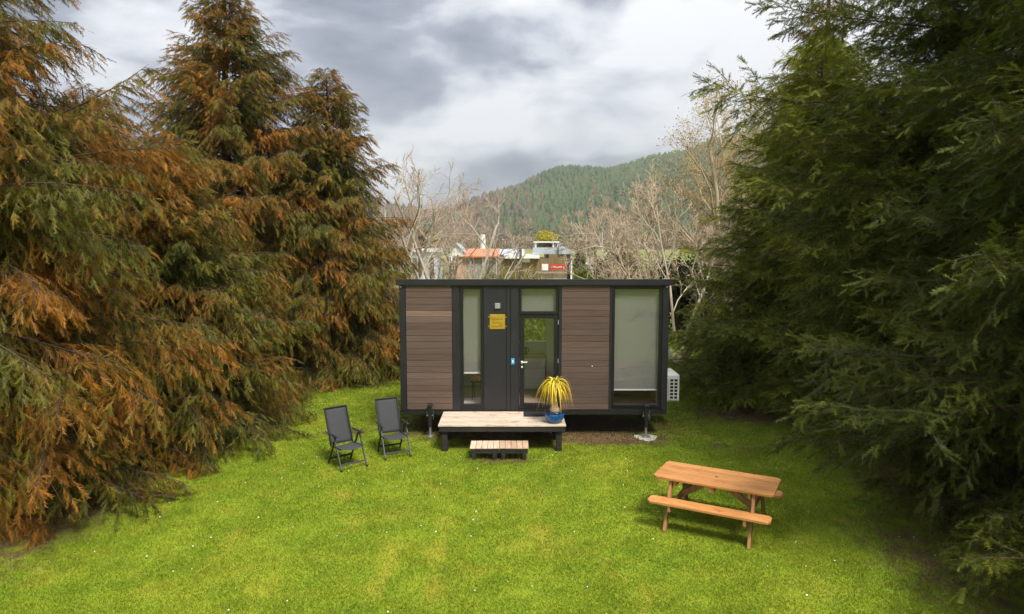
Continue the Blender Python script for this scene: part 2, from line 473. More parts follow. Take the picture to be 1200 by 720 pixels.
# ---- lawn colour, shared by the ground sheet and the blades that grow from it
def lawn_group():
    g = bpy.data.node_groups.new('lawn_colour', 'ShaderNodeTree')
    g.interface.new_socket('Color', in_out='OUTPUT', socket_type='NodeSocketColor')
    g.interface.new_socket('Bare', in_out='OUTPUT', socket_type='NodeSocketFloat')
    n, l = g.nodes, g.links
    go = n.new('NodeGroupOutput')
    geo = N(n, 'ShaderNodeNewGeometry')
    pos = geo.outputs['Position']
    n1 = N(n, 'ShaderNodeTexNoise', inp={'Scale': 0.42, 'Detail': 4, 'Roughness': 0.55})
    n2 = N(n, 'ShaderNodeTexNoise', inp={'Scale': 2.1, 'Detail': 5, 'Roughness': 0.6})
    n3 = N(n, 'ShaderNodeTexNoise', inp={'Scale': 9.0, 'Detail': 4, 'Roughness': 0.6})
    for k in (n1, n2, n3): l.new(pos, k.inputs['Vector'])
    r1 = ramp(n, [(0.32, (0.160, 0.245, 0.015)), (0.5, (0.214, 0.290, 0.019)), (0.66, (0.272, 0.316, 0.024))])
    l.new(n1.outputs['Fac'], r1.inputs[0])
    r2 = ramp(n, [(0.38, (0.153, 0.240, 0.015)), (0.62, (0.272, 0.316, 0.026))])
    l.new(n2.outputs['Fac'], r2.inputs[0])
    mx = N(n, 'ShaderNodeMix', data_type='RGBA', inp={0: 0.45})
    l.new(r1.outputs[0], mx.inputs[6]); l.new(r2.outputs[0], mx.inputs[7])
    # straw-yellow spots
    ys = N(n, 'ShaderNodeTexNoise', inp={'Scale': 1.15, 'Detail': 3, 'Roughness': 0.5})
    mpy = N(n, 'ShaderNodeMapping', inp={'Location': (4.3, 8.8, 0), 'Scale': (1.3, 0.75, 1)})
    l.new(pos, mpy.inputs[0]); l.new(mpy.outputs[0], ys.inputs['Vector'])
    sx = N(n, 'ShaderNodeSeparateXYZ'); l.new(pos, sx.inputs[0])
    def blobs(lst):
        total = None
        for (cx, cy, rx, ry, a) in lst:
            q = []
            for (o_, c_, r_) in ((0, cx, rx), (1, cy, ry)):
                d1 = N(n, 'ShaderNodeMath', operation='SUBTRACT', inp={1: c_}); l.new(sx.outputs[o_], d1.inputs[0])
                d2 = N(n, 'ShaderNodeMath', operation='DIVIDE', inp={1: r_}); l.new(d1.outputs[0], d2.inputs[0])
                d3 = N(n, 'ShaderNodeMath', operation='POWER', inp={1: 2}); l.new(d2.outputs[0], d3.inputs[0]); q.append(d3)
            s_ = N(n, 'ShaderNodeMath', operation='ADD'); l.new(q[0].outputs[0], s_.inputs[0]); l.new(q[1].outputs[0], s_.inputs[1])
            e = N(n, 'ShaderNodeMath', operation='MULTIPLY', inp={1: -1.0}); l.new(s_.outputs[0], e.inputs[0])
            e2 = N(n, 'ShaderNodeMath', operation='EXPONENT'); l.new(e.outputs[0], e2.inputs[0])
            e3 = N(n, 'ShaderNodeMath', operation='MULTIPLY', inp={1: a}); l.new(e2.outputs[0], e3.inputs[0])
            if total is None: total = e3
            else:
                t2 = N(n, 'ShaderNodeMath', operation='MAXIMUM'); l.new(total.outputs[0], t2.inputs[0]); l.new(e3.outputs[0], t2.inputs[1]); total = t2
        return total
    streak = blobs([(-1.65, 8.7, 0.22, 1.1, 0.21), (-1.05, 9.6, 0.18, 1.3, 0.18), (-2.3, 10.2, 0.5, 0.5, 0.12), (0.4, 10.6, 0.35, 0.9, 0.12), (1.3, 8.6, 0.25, 1.2, 0.15), (-0.1, 11.6, 0.4, 0.5, 0.13), (-3.7, 8.8, 0.7, 0.4, 0.12), (-3.1, 11.5, 0.5, 0.4, 0.10)])
    ya = N(n, 'ShaderNodeMath', operation='ADD'); l.new(ys.outputs['Fac'], ya.inputs[0]); l.new(streak.outputs[0], ya.inputs[1])
    yr = ramp(n, [(0.58, (0, 0, 0)), (0.78, (0.6, 0.6, 0.6))])
    l.new(ya.outputs[0], yr.inputs[0])
    m2 = N(n, 'ShaderNodeMix', data_type='RGBA', inp={7: (0.40, 0.36, 0.045, 1)})
    l.new(yr.outputs[0], m2.inputs[0]); l.new(mx.outputs[2], m2.inputs[6])
    # fine mottling
    r3 = ramp(n, [(0.3, (0.89, 0.90, 0.86)), (0.7, (1.08, 1.07, 1.1))])
    l.new(n3.outputs['Fac'], r3.inputs[0])
    m3 = N(n, 'ShaderNodeMix', data_type='RGBA', blend_type='MULTIPLY', inp={0: 1.0})
    l.new(m2.outputs[2], m3.inputs[6]); l.new(r3.outputs[0], m3.inputs[7])
    # worn earth: round the house, under the trees, a few scuffed spots
    spots = [(0.5, 16.2, 3.4, 1.5, 1.25), (2.2, 15.0, 1.5, 0.5, 1.1), (-3.9, 15.6, 1.0, 0.7, 0.5), (-0.2, 13.55, 0.9, 0.35, 0.65),
             (4.7, 14.4, 1.1, 0.7, 0.42), (4.3, 12.3, 0.9, 0.5, 0.33), (5.9, 9.0, 1.0, 2.2, 0.62), (6.3, 17.3, 2.0, 1.3, 0.85), (-7.5, 11.6, 1.2, 3.6, 0.9),
             (-6.8, 17.0, 1.6, 3.0, 0.8), (-5.5, 21.5, 2.2, 1.3, 0.8), (8.2, 11.0, 1.9, 4.2, 0.95)]
    total = blobs(spots)
    nb = N(n, 'ShaderNodeTexNoise', inp={'Scale': 3.4, 'Detail': 6, 'Roughness': 0.65}); l.new(pos, nb.inputs['Vector'])
    sb = N(n, 'ShaderNodeMath', operation='MULTIPLY_ADD', inp={1: 1.5, 2: -0.75}); l.new(nb.outputs['Fac'], sb.inputs[0])
    ab = N(n, 'ShaderNodeMath', operation='ADD'); l.new(total.outputs[0], ab.inputs[0]); l.new(sb.outputs[0], ab.inputs[1])
    rb = N(n, 'ShaderNodeMapRange', inp={1: 0.25, 2: 0.75, 3: 0, 4: 1}); rb.clamp = True; l.new(ab.outputs[0], rb.inputs[0])
    earth = ramp(n, [(0.3, (0.10, 0.065, 0.03)), (0.7, (0.20, 0.135, 0.07))]); l.new(n3.outputs['Fac'], earth.inputs[0])
    m4 = N(n, 'ShaderNodeMix', data_type='RGBA')
    l.new(rb.outputs[0], m4.inputs[0]); l.new(m3.outputs[2], m4.inputs[6]); l.new(earth.outputs[0], m4.inputs[7])
    l.new(m4.outputs[2], go.inputs[0]); l.new(rb.outputs[0], go.inputs[1])
    return g


LAWN = lawn_group()


def lawn_ground_mat():
    m, n, l, p = base_mat('lawn_ground')
    g = N(n, 'ShaderNodeGroup'); g.node_tree = LAWN
    geo = N(n, 'ShaderNodeNewGeometry')
    # paddocks beyond: paler and patchier with distance from the lawn
    far = N(n, 'ShaderNodeTexNoise', inp={'Scale': 0.03, 'Detail': 5, 'Roughness': 0.6})
    l.new(geo.outputs['Position'], far.inputs['Vector'])
    fr = ramp(n, [(0.35, (0.12, 0.16, 0.035)), (0.5, (0.19, 0.22, 0.05)), (0.65, (0.30, 0.25, 0.12))])
    l.new(far.outputs['Fac'], fr.inputs[0])
    sx = N(n, 'ShaderNodeSeparateXYZ'); l.new(geo.outputs['Position'], sx.inputs[0])
    mr = N(n, 'ShaderNodeMapRange', inp={1: 26, 2: 45, 3: 0, 4: 1}); mr.clamp = True
    l.new(sx.outputs[1], mr.inputs[0])
    mx = N(n, 'ShaderNodeMix', data_type='RGBA')
    l.new(mr.outputs[0], mx.inputs[0]); l.new(g.outputs[0], mx.inputs[6]); l.new(fr.outputs[0], mx.inputs[7])
    l.new(mx.outputs[2], p.inputs['Base Color'])
    p.inputs['Roughness'].default_value = 0.9
    p.inputs['Specular IOR Level'].default_value = 0.1
    nz = N(n, 'ShaderNodeTexNoise', inp={'Scale': 28, 'Detail': 6, 'Roughness': 0.7}); l.new(geo.outputs['Position'], nz.inputs['Vector'])
    b = N(n, 'ShaderNodeBump', inp={'Strength': 0.7, 'Distance': 0.04}); l.new(nz.outputs['Fac'], b.inputs['Height']); l.new(b.outputs[0], p.inputs['Normal'])
    return m


def blade_mat():
    m, n, l, p = base_mat('grass_blade')
    g = N(n, 'ShaderNodeGroup'); g.node_tree = LAWN
    a = N(n, 'ShaderNodeAttribute', attribute_name='tint')
    mu = N(n, 'ShaderNodeMix', data_type='RGBA', blend_type='MULTIPLY', inp={0: 1.0})
    l.new(g.outputs[0], mu.inputs[6]); l.new(a.outputs['Color'], mu.inputs[7])
    l.new(mu.outputs[2], p.inputs['Base Color'])
    p.inputs['Roughness'].default_value = 0.6; p.inputs['Specular IOR Level'].default_value = 0.2
    t = N(n, 'ShaderNodeBsdfTranslucent'); l.new(mu.outputs[2], t.inputs[0])
    mx = N(n, 'ShaderNodeMixShader', inp={0: 0.35})
    l.new(p.outputs[0], mx.inputs[1]); l.new(t.outputs[0], mx.inputs[2]); l.new(mx.outputs[0], n['Material Output'].inputs[0])
    return m


# ------------------------------------------------------------------ the setting: ground, hill
gm = MB()
gm.add([(-2500, -600, 0), (2500, -600, 0), (2500, 3000, 0), (-2500, 3000, 0)], [(0, 1, 2, 3)])
ground = gm.build('ground', lawn_ground_mat())
tag(ground, kind='structure')


def vnoise(p, s, seed=0):
    """cheap smooth noise of points, about -1..1"""
    q = p * s + seed * 13.7
    x, y, z = q[..., 0], q[..., 1], q[..., 2]
    return (np.sin(x * 1.7 + 1.3 * np.sin(y * 1.1 + z)) + np.sin(y * 1.9 + 1.7 * np.sin(z * 1.3 + x * 0.7)) + np.sin(z * 2.1 + 1.1 * np.sin(x * 1.5 - y * 0.6))) / 3.0


RX = np.array([-900, -250, -175, -96, -35, 25, 135, 225, 266, 412, 690, 1200.])
RZ = np.array([38, 42, 48, 58, 76, 93, 112, 134, 144, 172, 190, 160.])


def hill_z(x, y):
    t = np.clip((y - 540) / 560, 0, 1); t = t * t * (3 - 2 * t)
    h = (np.interp(x, RX, RZ) + 6 * np.sin(x * 0.021) + 4 * np.sin(x * 0.047 + y * 0.01)) * t
    # a nearer spur running down towards the left
    crest = np.interp(x, [-80, 10, 60, 120, 220, 400], [0, 12, 42, 66, 82, 90])
    h2 = crest * np.exp(-((y - 760 - 0.25 * x) / 110.0) ** 2)
    return np.maximum(h, h2) + 3 * np.sin(x * 0.03) * np.sin(y * 0.025) * t


gx, gy = np.meshgrid(np.linspace(-1200, 1300, 110), np.linspace(520, 1500, 60), indexing='ij')
hz = hill_z(gx, gy)
hz[:, 0] = -1.0
hv = np.stack([gx, gy, hz], -1).reshape(-1, 3)
ii, jj = np.meshgrid(np.arange(109), np.arange(59), indexing='ij')
q0 = (ii * 60 + jj).ravel()
hq = np.stack([q0, q0 + 60, q0 + 61, q0 + 1], -1)
M['hill'] = mat('hill_scrub', (0.10, 0.085, 0.045), (0.09, 0.12, 0.035), 0.02, rough=0.95, detail=8)
hill = link('hill', np_mesh('hill', hv, hq, smooth=True), M['hill'])
tag(hill, kind='structure')


def forest():
    rng = np.random.default_rng(3)
    n = 17000
    y = 545 + 620 * rng.random(n) ** 0.85
    x = (-0.42 + 0.95 * rng.random(n)) * y
    z = hill_z(x, y)
    dens = vnoise(np.stack([x, y, 0 * x], -1), 0.012, 2)
    keep = (rng.random(n) < np.clip(0.45 + x / 150.0 + 0.35 * dens, 0.08, 1.0)) & (z > 1.0)
    x, y, z, dens = x[keep], y[keep], z[keep], dens[keep]
    n = len(x)
    hgt = rng.uniform(7, 13, n); rad = hgt * rng.uniform(0.24, 0.36, n)
    k = 5
    ang = np.linspace(0, 2 * np.pi, k, endpoint=False)[None, :] + rng.random(n)[:, None] * 6
    def ring(f, h):
        j = 1 + 0.25 * rng.standard_normal((n, k))
        return np.stack([x[:, None] + rad[:, None] * f * j * np.cos(ang), y[:, None] + rad[:, None] * f * j * np.sin(ang), np.repeat((z + hgt * h)[:, None], k, 1)], -1)
    v = np.concatenate([ring(1.0, 0.08), ring(0.72, 0.55), np.stack([x, y, z + hgt], -1)[:, None, :]], 1)
    f = []
    for r in range(1):
        for i in range(k):
            a, b = r * k + i, r * k + (i + 1) % k
            f += [(a, b, b + k), (a, b + k, a + k)]
    for i in range(k): f.append((k + i, k + (i + 1) % k, 2 * k))
    f = np.array(f)
    tris = (np.arange(n)[:, None, None] * (2 * k + 1) + f[None]).reshape(-1, 3)
    c = np.array([0.060, 0.100, 0.030])[None] * (0.88 + 0.3 * rng.random(n))[:, None]
    c = c + np.clip(dens, 0, 1)[:, None] * np.array([0.03, 0.035, 0.0])
    br = (rng.random(n) < np.clip(0.55 - x / 90.0, 0.02, 0.8))
    c[br] = np.array([0.15, 0.115, 0.065]) * rng.uniform(0.7, 1.2, (br.sum(), 1))
    return np_mesh('hill_forest', v.reshape(-1, 3), tris, np.repeat(c, 2 * k + 1, 0))


fo = link('hill_forest', forest(), M['leaf'])
tag(fo, 'dark green conifer forest covering the far hillside', 'forest', kind='stuff')


# ------------------------------------------------------------------ conifers
def norm(a):
    return a / np.maximum(np.linalg.norm(a, axis=-1, keepdims=True), 1e-6)


TN, KEEP = {}, []


def tube_np(V, F, pts, rads, n):
    """append a low-sided tube to lists V (arrays) and F"""
    pts = np.asarray(pts, float); m = len(pts)
    d = norm(np.gradient(pts, axis=0))
    ref = np.array([0.0, 0, 1]) if abs(d[0, 2]) < 0.8 else np.array([1.0, 0, 0])
    s = norm(np.cross(d, ref)); u = np.cross(s, d)
    a = np.arange(n) * 2 * math.pi / n
    ring = pts[:, None, :] + (s[:, None, :] * np.cos(a)[None, :, None] + u[:, None, :] * np.sin(a)[None, :, None]) * np.asarray(rads)[:, None, None]
    base = TN.get(id(V), 0)
    TN[id(V)] = base + len(pts) * n
    KEEP.append(V)
    V.append(ring.reshape(-1, 3))
    i, k = np.meshgrid(np.arange(m - 1), np.arange(n), indexing='ij')
    k2 = (k + 1) % n
    q = np.stack([i * n + k, i * n + k2, i * n + n + k2, i * n + n + k], -1).reshape(-1, 4) + base
    F.append(q)


def spray(style, seed):
    """one twig with its scale leaves or needles, length 1 along x: vertices, triangles, pigment position"""
    rr = np.random.default_rng(seed)
    v, f, k = [], [], []
    def tri(p, d, L, w, kb, kt):
        d = np.asarray(d) / np.linalg.norm(d)
        s = np.cross(d, [0.1, 0.05, 1.0]); s = s / np.linalg.norm(s)
        b = len(v)
        v.extend([p + s * w, p - s * w, p + d * L]); f.append((b, b + 1, b + 2)); k.extend([kb, kb, kt])
    if style == 'fir':
        tri(np.zeros(3), (1, 0, 0), 1.0, 0.018, 0.1, 0.5)
        nn = 20
        for i in range(nn):
            t = 0.03 + 0.95 * (i + rr.random()) / nn
            a = (1 if i % 2 else -1) * R(rr.uniform(28, 68))
            tri(np.array([t, 0, 0]), (math.cos(a), math.sin(a), rr.uniform(-0.25, 0.55)), rr.uniform(0.19, 0.30), rr.uniform(0.026, 0.040), 0.25, 0.55 + 0.45 * t)
    else:
        tri(np.zeros(3), (1, 0, -0.15), 1.0, 0.03, 0.15, 0.9)
        nn = 13
        for i in range(nn):
            t = 0.05 + 0.85 * (i + rr.random()) / nn
            a = (1 if i % 2 else -1) * R(rr.uniform(18, 52))
            p = np.array([t, 0, -0.15 * t])
            L = rr.uniform(0.22, 0.48) * (1.05 - 0.6 * t)
            d = np.array([math.cos(a), math.sin(a), rr.uniform(-0.55, 0.15)])
            tri(p, d, L, rr.uniform(0.022, 0.036), 0.2 + 0.3 * t, 0.55 + 0.45 * rr.random())
    return np.array(v), np.array(f), np.array(k)


def bough(style, L, seed, tw, sp2, sp3):
    """a whole branch pointing along +x: tapering wood and all its sprays; one mesh, used again and again"""
    rng = np.random.default_rng(seed)
    up = np.array([0, 0, 1.0])
    t = np.linspace(0, 1, 9)
    if style == 'fir': a, b, c = 0.04, 0.22, 0.13
    else: a, b, c = 0.14, 0.34, 0.05
    w1, w2 = rng.normal(0, 0.07, 2)
    pts = np.stack([L * t, L * (w1 * np.sin(3 * t) + w2 * t * t), L * (a * t - b * t ** 2 + c * t ** 4)], -1)
    V, F = [], []
    tube_np(V, F, pts, (0.005 + 0.0065 * L) * (1 - 0.92 * t), 5)
    ns = max(7, int(L / sp2))
    tt = (0.06 if style == 'cypress' else 0.10) + 0.92 * (np.arange(ns) + rng.random(ns)) / ns
    tt = np.minimum(tt, 1.0)
    st = np.stack([np.interp(tt, t, pts[:, k]) for k in range(3)], -1)
    tan = norm(np.gradient(pts, axis=0))
    tg = norm(np.stack([np.interp(tt, t, tan[:, k]) for k in range(3)], -1))
    lat = norm(np.cross(tg, up)) * np.where(np.arange(ns) % 2, 1, -1)[:, None]
    roll = rng.normal(0, 0.42, ns)
    side = norm(lat * np.cos(roll)[:, None] + up * np.sin(roll)[:, None])
    ls = np.clip(0.16 + 0.40 * L * (1.06 - tt) ** 0.8, 0.12, 1.05) * rng.uniform(0.55, 1.25, ns)
    ang = R(46) + rng.normal(0, 0.22, ns) - 0.35 * (tt > 0.93)
    drp = (0.16 if style == 'fir' else 0.60) + rng.normal(0, 0.18, ns)
    sd = norm(tg * np.cos(ang)[:, None] + side * np.sin(ang)[:, None] - up * drp[:, None])
    gd = 0.14 if style == 'fir' else 0.34
    for q in range(ns):
        uu = np.array([0, 0.5, 1.0])
        tube_np(V, F, st[q] + sd[q] * (uu * ls[q])[:, None] - up * (gd * uu ** 2 * ls[q])[:, None], [0.005 + 0.003 * ls[q], 0.004, 0.0015], 3)
    bare = rng.random(ns) < 0.05
    K = np.maximum(3, (ls / sp3).astype(int) + 1); K[bare] = 2
    idx = np.repeat(np.arange(ns), K)
    pos = np.concatenate([(np.arange(k) + 0.2 + 0.8 * rng.random(k)) / k for k in K])
    n = len(idx)
    o = st[idx] + sd[idx] * (pos * ls[idx])[:, None] - up * (gd * pos ** 2 * ls[idx])[:, None]
    d0 = norm(sd[idx] - up * (2 * gd * pos)[:, None])
    l2 = norm(np.cross(d0, up))
    sg = np.where(rng.random(n) < 0.5, 1, -1)
    ta = np.where(pos > 0.88, 0.15, 0.72) + rng.normal(0, 0.3, n)
    rl = rng.normal(0, 0.5 if style == 'fir' else 0.35, n)
    dd = d0 * np.cos(ta)[:, None] + (l2 * (sg * np.cos(rl))[:, None] + up * np.sin(rl)[:, None]) * np.sin(ta)[:, None]
    dd[:, 2] -= np.where(rng.random(n) < 0.28, 0.0, 0.02 if style == 'fir' else 0.62) + np.abs(rng.normal(0, 0.16, n))
    dd = norm(dd + rng.normal(0, 0.10, dd.shape))
    nn = up[None] + rng.normal(0, 0.45, dd.shape)
    nn = norm(nn - dd * np.sum(nn * dd, -1, keepdims=True))
    SD = np.cross(nn, dd)
    sc = tw * rng.uniform(0.65, 1.35, n)
    pick = rng.integers(0, 5, n)
    bright = rng.uniform(0.78, 1.22, n)
    out = np.clip(tt[idx] * 0.6 + 0.4 * pos, 0, 1)
    LV, LF, LT, base = [], [], [], 0
    for q in range(5):
        tv, tf, tk = spray(style, 100 + q)
        m = pick == q
        vv = o[m][:, None, :] + sc[m][:, None, None] * (tv[None, :, 0:1] * dd[m][:, None, :] + tv[None, :, 1:2] * SD[m][:, None, :] + tv[None, :, 2:3] * nn[m][:, None, :])
        LV.append(vv.reshape(-1, 3)); LF.append((np.arange(m.sum())[:, None, None] * len(tv) + tf[None]).reshape(-1, 3) + base)
        kk = 0.62 * tk[None, :] + 0.38 * out[m][:, None]
        LT.append(np.stack([kk, np.repeat(bright[m][:, None], len(tv), 1), np.zeros_like(kk)], -1).reshape(-1, 3))
        base += m.sum() * len(tv)
    wv, wf = np.concatenate(V), np.concatenate(F)
    wf = np.concatenate([wf[:, [0, 1, 2]], wf[:, [0, 2, 3]]])
    lv, lf, lt = np.concatenate(LV), np.concatenate(LF), np.concatenate(LT)
    me = np_mesh('bough', np.concatenate([wv, lv]), np.concatenate([wf, lf + len(wv)]), np.concatenate([np.full((len(wv), 3), 0.5), lt]))
    me.materials.append(M['bark']); me.materials.append(M[style])
    mi = np.zeros(len(wf) + len(lf), dtype=np.int32); mi[len(wf):] = 1
    me.polygons.foreach_set('material_index', mi)
    return me


BOUGH = {}
CLASSES = (0.55, 0.95, 1.5, 2.2, 3.1, 4.2)
for sty in ('cypress', 'fir'):
    for ci, Lc in enumerate(CLASSES):
        for v in range(3 if Lc > 0.6 else 2):
            if sty == 'cypress': BOUGH[sty, ci, v] = bough(sty, Lc, 300 + 17 * ci + v, 0.19, 0.075, 0.042)
            else: BOUGH[sty, ci, v] = bough(sty, Lc, 600 + 17 * ci + v, 0.15, 0.068, 0.038)
print('bough tris', sum(len(m.polygons) for m in BOUGH.values()))


def conifer(name, label, cat, group, xy, H, Rb, style, seed, nb=220, z0=0.3, power=0.9, lean=(0, 0), extra=(), rust=0.5, value=1.0, skirt=0.8, top_r=0.3,
            face=None, cull=-0.3, hcut=99.0, bias=1.05):
    rng = np.random.default_rng(seed)
    root = empty(name, (xy[0], xy[1], 0))
    tag(root, label, cat, group)
    V, F = [], []
    hh = np.linspace(0, 1, 12)
    tp = np.stack([lean[0] * hh ** 1.5 + 0.06 * np.sin(hh * 7 + seed), lean[1] * hh ** 1.5 + 0.06 * np.cos(hh * 6 + seed), hh * H - 0.1], -1)
    tr = (0.016 * H + 0.05) * (1 - hh) ** 0.8 + 0.012
    tr[0] *= 1.35
    tube_np(V, F, tp, tr, 9)
    link('trunk', np_mesh('trunk', np.concatenate(V), np.concatenate(F), smooth=True), M['bark'], root)
    specs = []
    for i in range(nb):
        f = (i + 0.5) / nb
        h = z0 + (H - z0) * f ** bias
        fr = (h - z0) / (H - z0)
        rad = Rb * max((1 - fr) ** power, 0.0) + top_r * (1 - 0.5 * fr)
        if fr < 0.12: rad *= skirt + (1 - skirt) * fr / 0.12
        az = i * 2.39996 + rng.normal(0, 0.25)
        L = rad * rng.uniform(0.68, 1.18)
        if face is not None and math.cos(az - face) < cull and rng.random() < (0.75 if fr < 0.45 or cull > -0.2 else 0.2): continue
        if h > hcut and rng.random() < 0.5: continue
        specs.append((h, az, L, None))
    specs += list(extra)
    for (h, az, L, rise) in specs:
        fr = h / H
        if style == 'fir': pitch = -0.04 + 0.55 * fr ** 1.6 + rng.normal(0, 0.10)
        else: pitch = -0.05 + 0.85 * fr ** 1.3 + rng.normal(0, 0.13)
        if rise is not None: pitch = rise
        ci = int(np.argmin([abs(math.log(L / c)) for c in CLASSES]))
        sc = L / CLASSES[ci]
        nv = 3 if CLASSES[ci] > 0.6 else 2
        # keep the tip of the bough off the ground
        tipz = h + L * math.sin(pitch) - 0.2 * L
        if tipz < 0.05: pitch += min(0.35, (0.05 - tipz) / L)
        o = link('bough', BOUGH[style, ci, int(rng.integers(0, nv))], None, root, (np.interp(h, tp[:, 2], tp[:, 0]), np.interp(h, tp[:, 2], tp[:, 1]), h))
        o.rotation_euler = (rng.normal(0, 0.25), -pitch, az)
        o.scale = (sc, sc * (1 if rng.random() < 0.5 else -1), sc)
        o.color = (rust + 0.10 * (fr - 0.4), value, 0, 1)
    return root


CG = 'tall conifers along the left edge of the lawn'
conifer('cypress_tree', 'nearest rust-brown cypress at the left edge, cut off by the frame', 'tree', CG, (-9.3, 11.3), 13.0, 4.5, 'cypress', 11,
        nb=340, power=1.15, rust=0.50, face=0.0, cull=0.0, hcut=9.5, extra=[(5.8, 0.0, 3.8, 0.5), (5.2, 0.35, 3.9, 0.4), (4.6, -0.3, 3.9, 0.3)])
conifer('cypress_tree', 'low bushy olive and rust cypress behind the nearest one, beside the lawn', 'tree', CG, (-7.7, 15.2), 6.6, 3.1, 'cypress', 12,
        nb=220, power=0.65, rust=0.40, face=-0.5)
conifer('cypress_tree', 'tallest orange-green cypress with pointed top, left of the cabin', 'tree', CG, (-9.1, 22.3), 12.9, 5.0, 'cypress', 13,
        nb=340, power=0.8, rust=0.48, top_r=0.45, face=-0.8)
conifer('cypress_tree', 'orange-green cypress with rounded base standing nearest the cabin end', 'tree', CG, (-6.2, 23.2), 10.1, 3.7, 'cypress', 14,
        nb=300, power=0.75, rust=0.45, face=-0.8)
conifer('cypress_tree', 'shorter rusty cypress between the nearest and the tallest ones', 'tree', CG, (-11.4, 18.6), 8.6, 3.4, 'cypress', 15,
        nb=230, power=0.8, rust=0.54, face=-0.6)
FG = 'dark firs along the right edge of the lawn'
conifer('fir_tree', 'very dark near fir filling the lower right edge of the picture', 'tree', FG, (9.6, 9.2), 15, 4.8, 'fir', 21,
        nb=400, power=0.7, rust=0.45, value=0.8, face=3.0, cull=0.25, hcut=9.0)  # lowered value puts the shade of the dark corner into the leaf colour
conifer('fir_tree', 'tall fir with a long upturned branch reaching left over the lawn', 'tree', FG, (9.9, 14.4), 16, 4.5, 'fir', 22,
        nb=360, power=0.65, rust=0.52, value=1.15, face=3.4, hcut=12.0,
        extra=[(7.3, math.pi - 0.02, 5.7, 0.14), (6.6, math.pi + 0.15, 5.0, 0.12), (8.6, math.pi - 0.1, 4.6, 0.2), (5.6, math.pi + 0.05, 5.0, 0.05)])
conifer('fir_tree', 'mid green fir sweeping to the ground behind the picnic table', 'tree', FG, (8.6, 19.4), 10.0, 4.1, 'fir', 23,
        nb=300, power=0.7, rust=0.60, value=1.5, face=3.6)
conifer('fir_tree', 'thin-topped conifer with brown tips rising behind the firs', 'tree', FG, (11.0, 24.5), 14.5, 3.4, 'cypress', 24,
        nb=240, power=0.8, rust=0.36, face=3.6)
conifer('fir_tree', 'dense dark fir closing the gap at the right rear', 'tree', FG, (14.5, 21.0), 13.0, 4.4, 'fir', 25,
        nb=220, power=0.75, rust=0.45, face=3.6)


def mixc(a, b, t):
    return a[None] * (1 - t[:, None]) + b[None] * t[:, None]


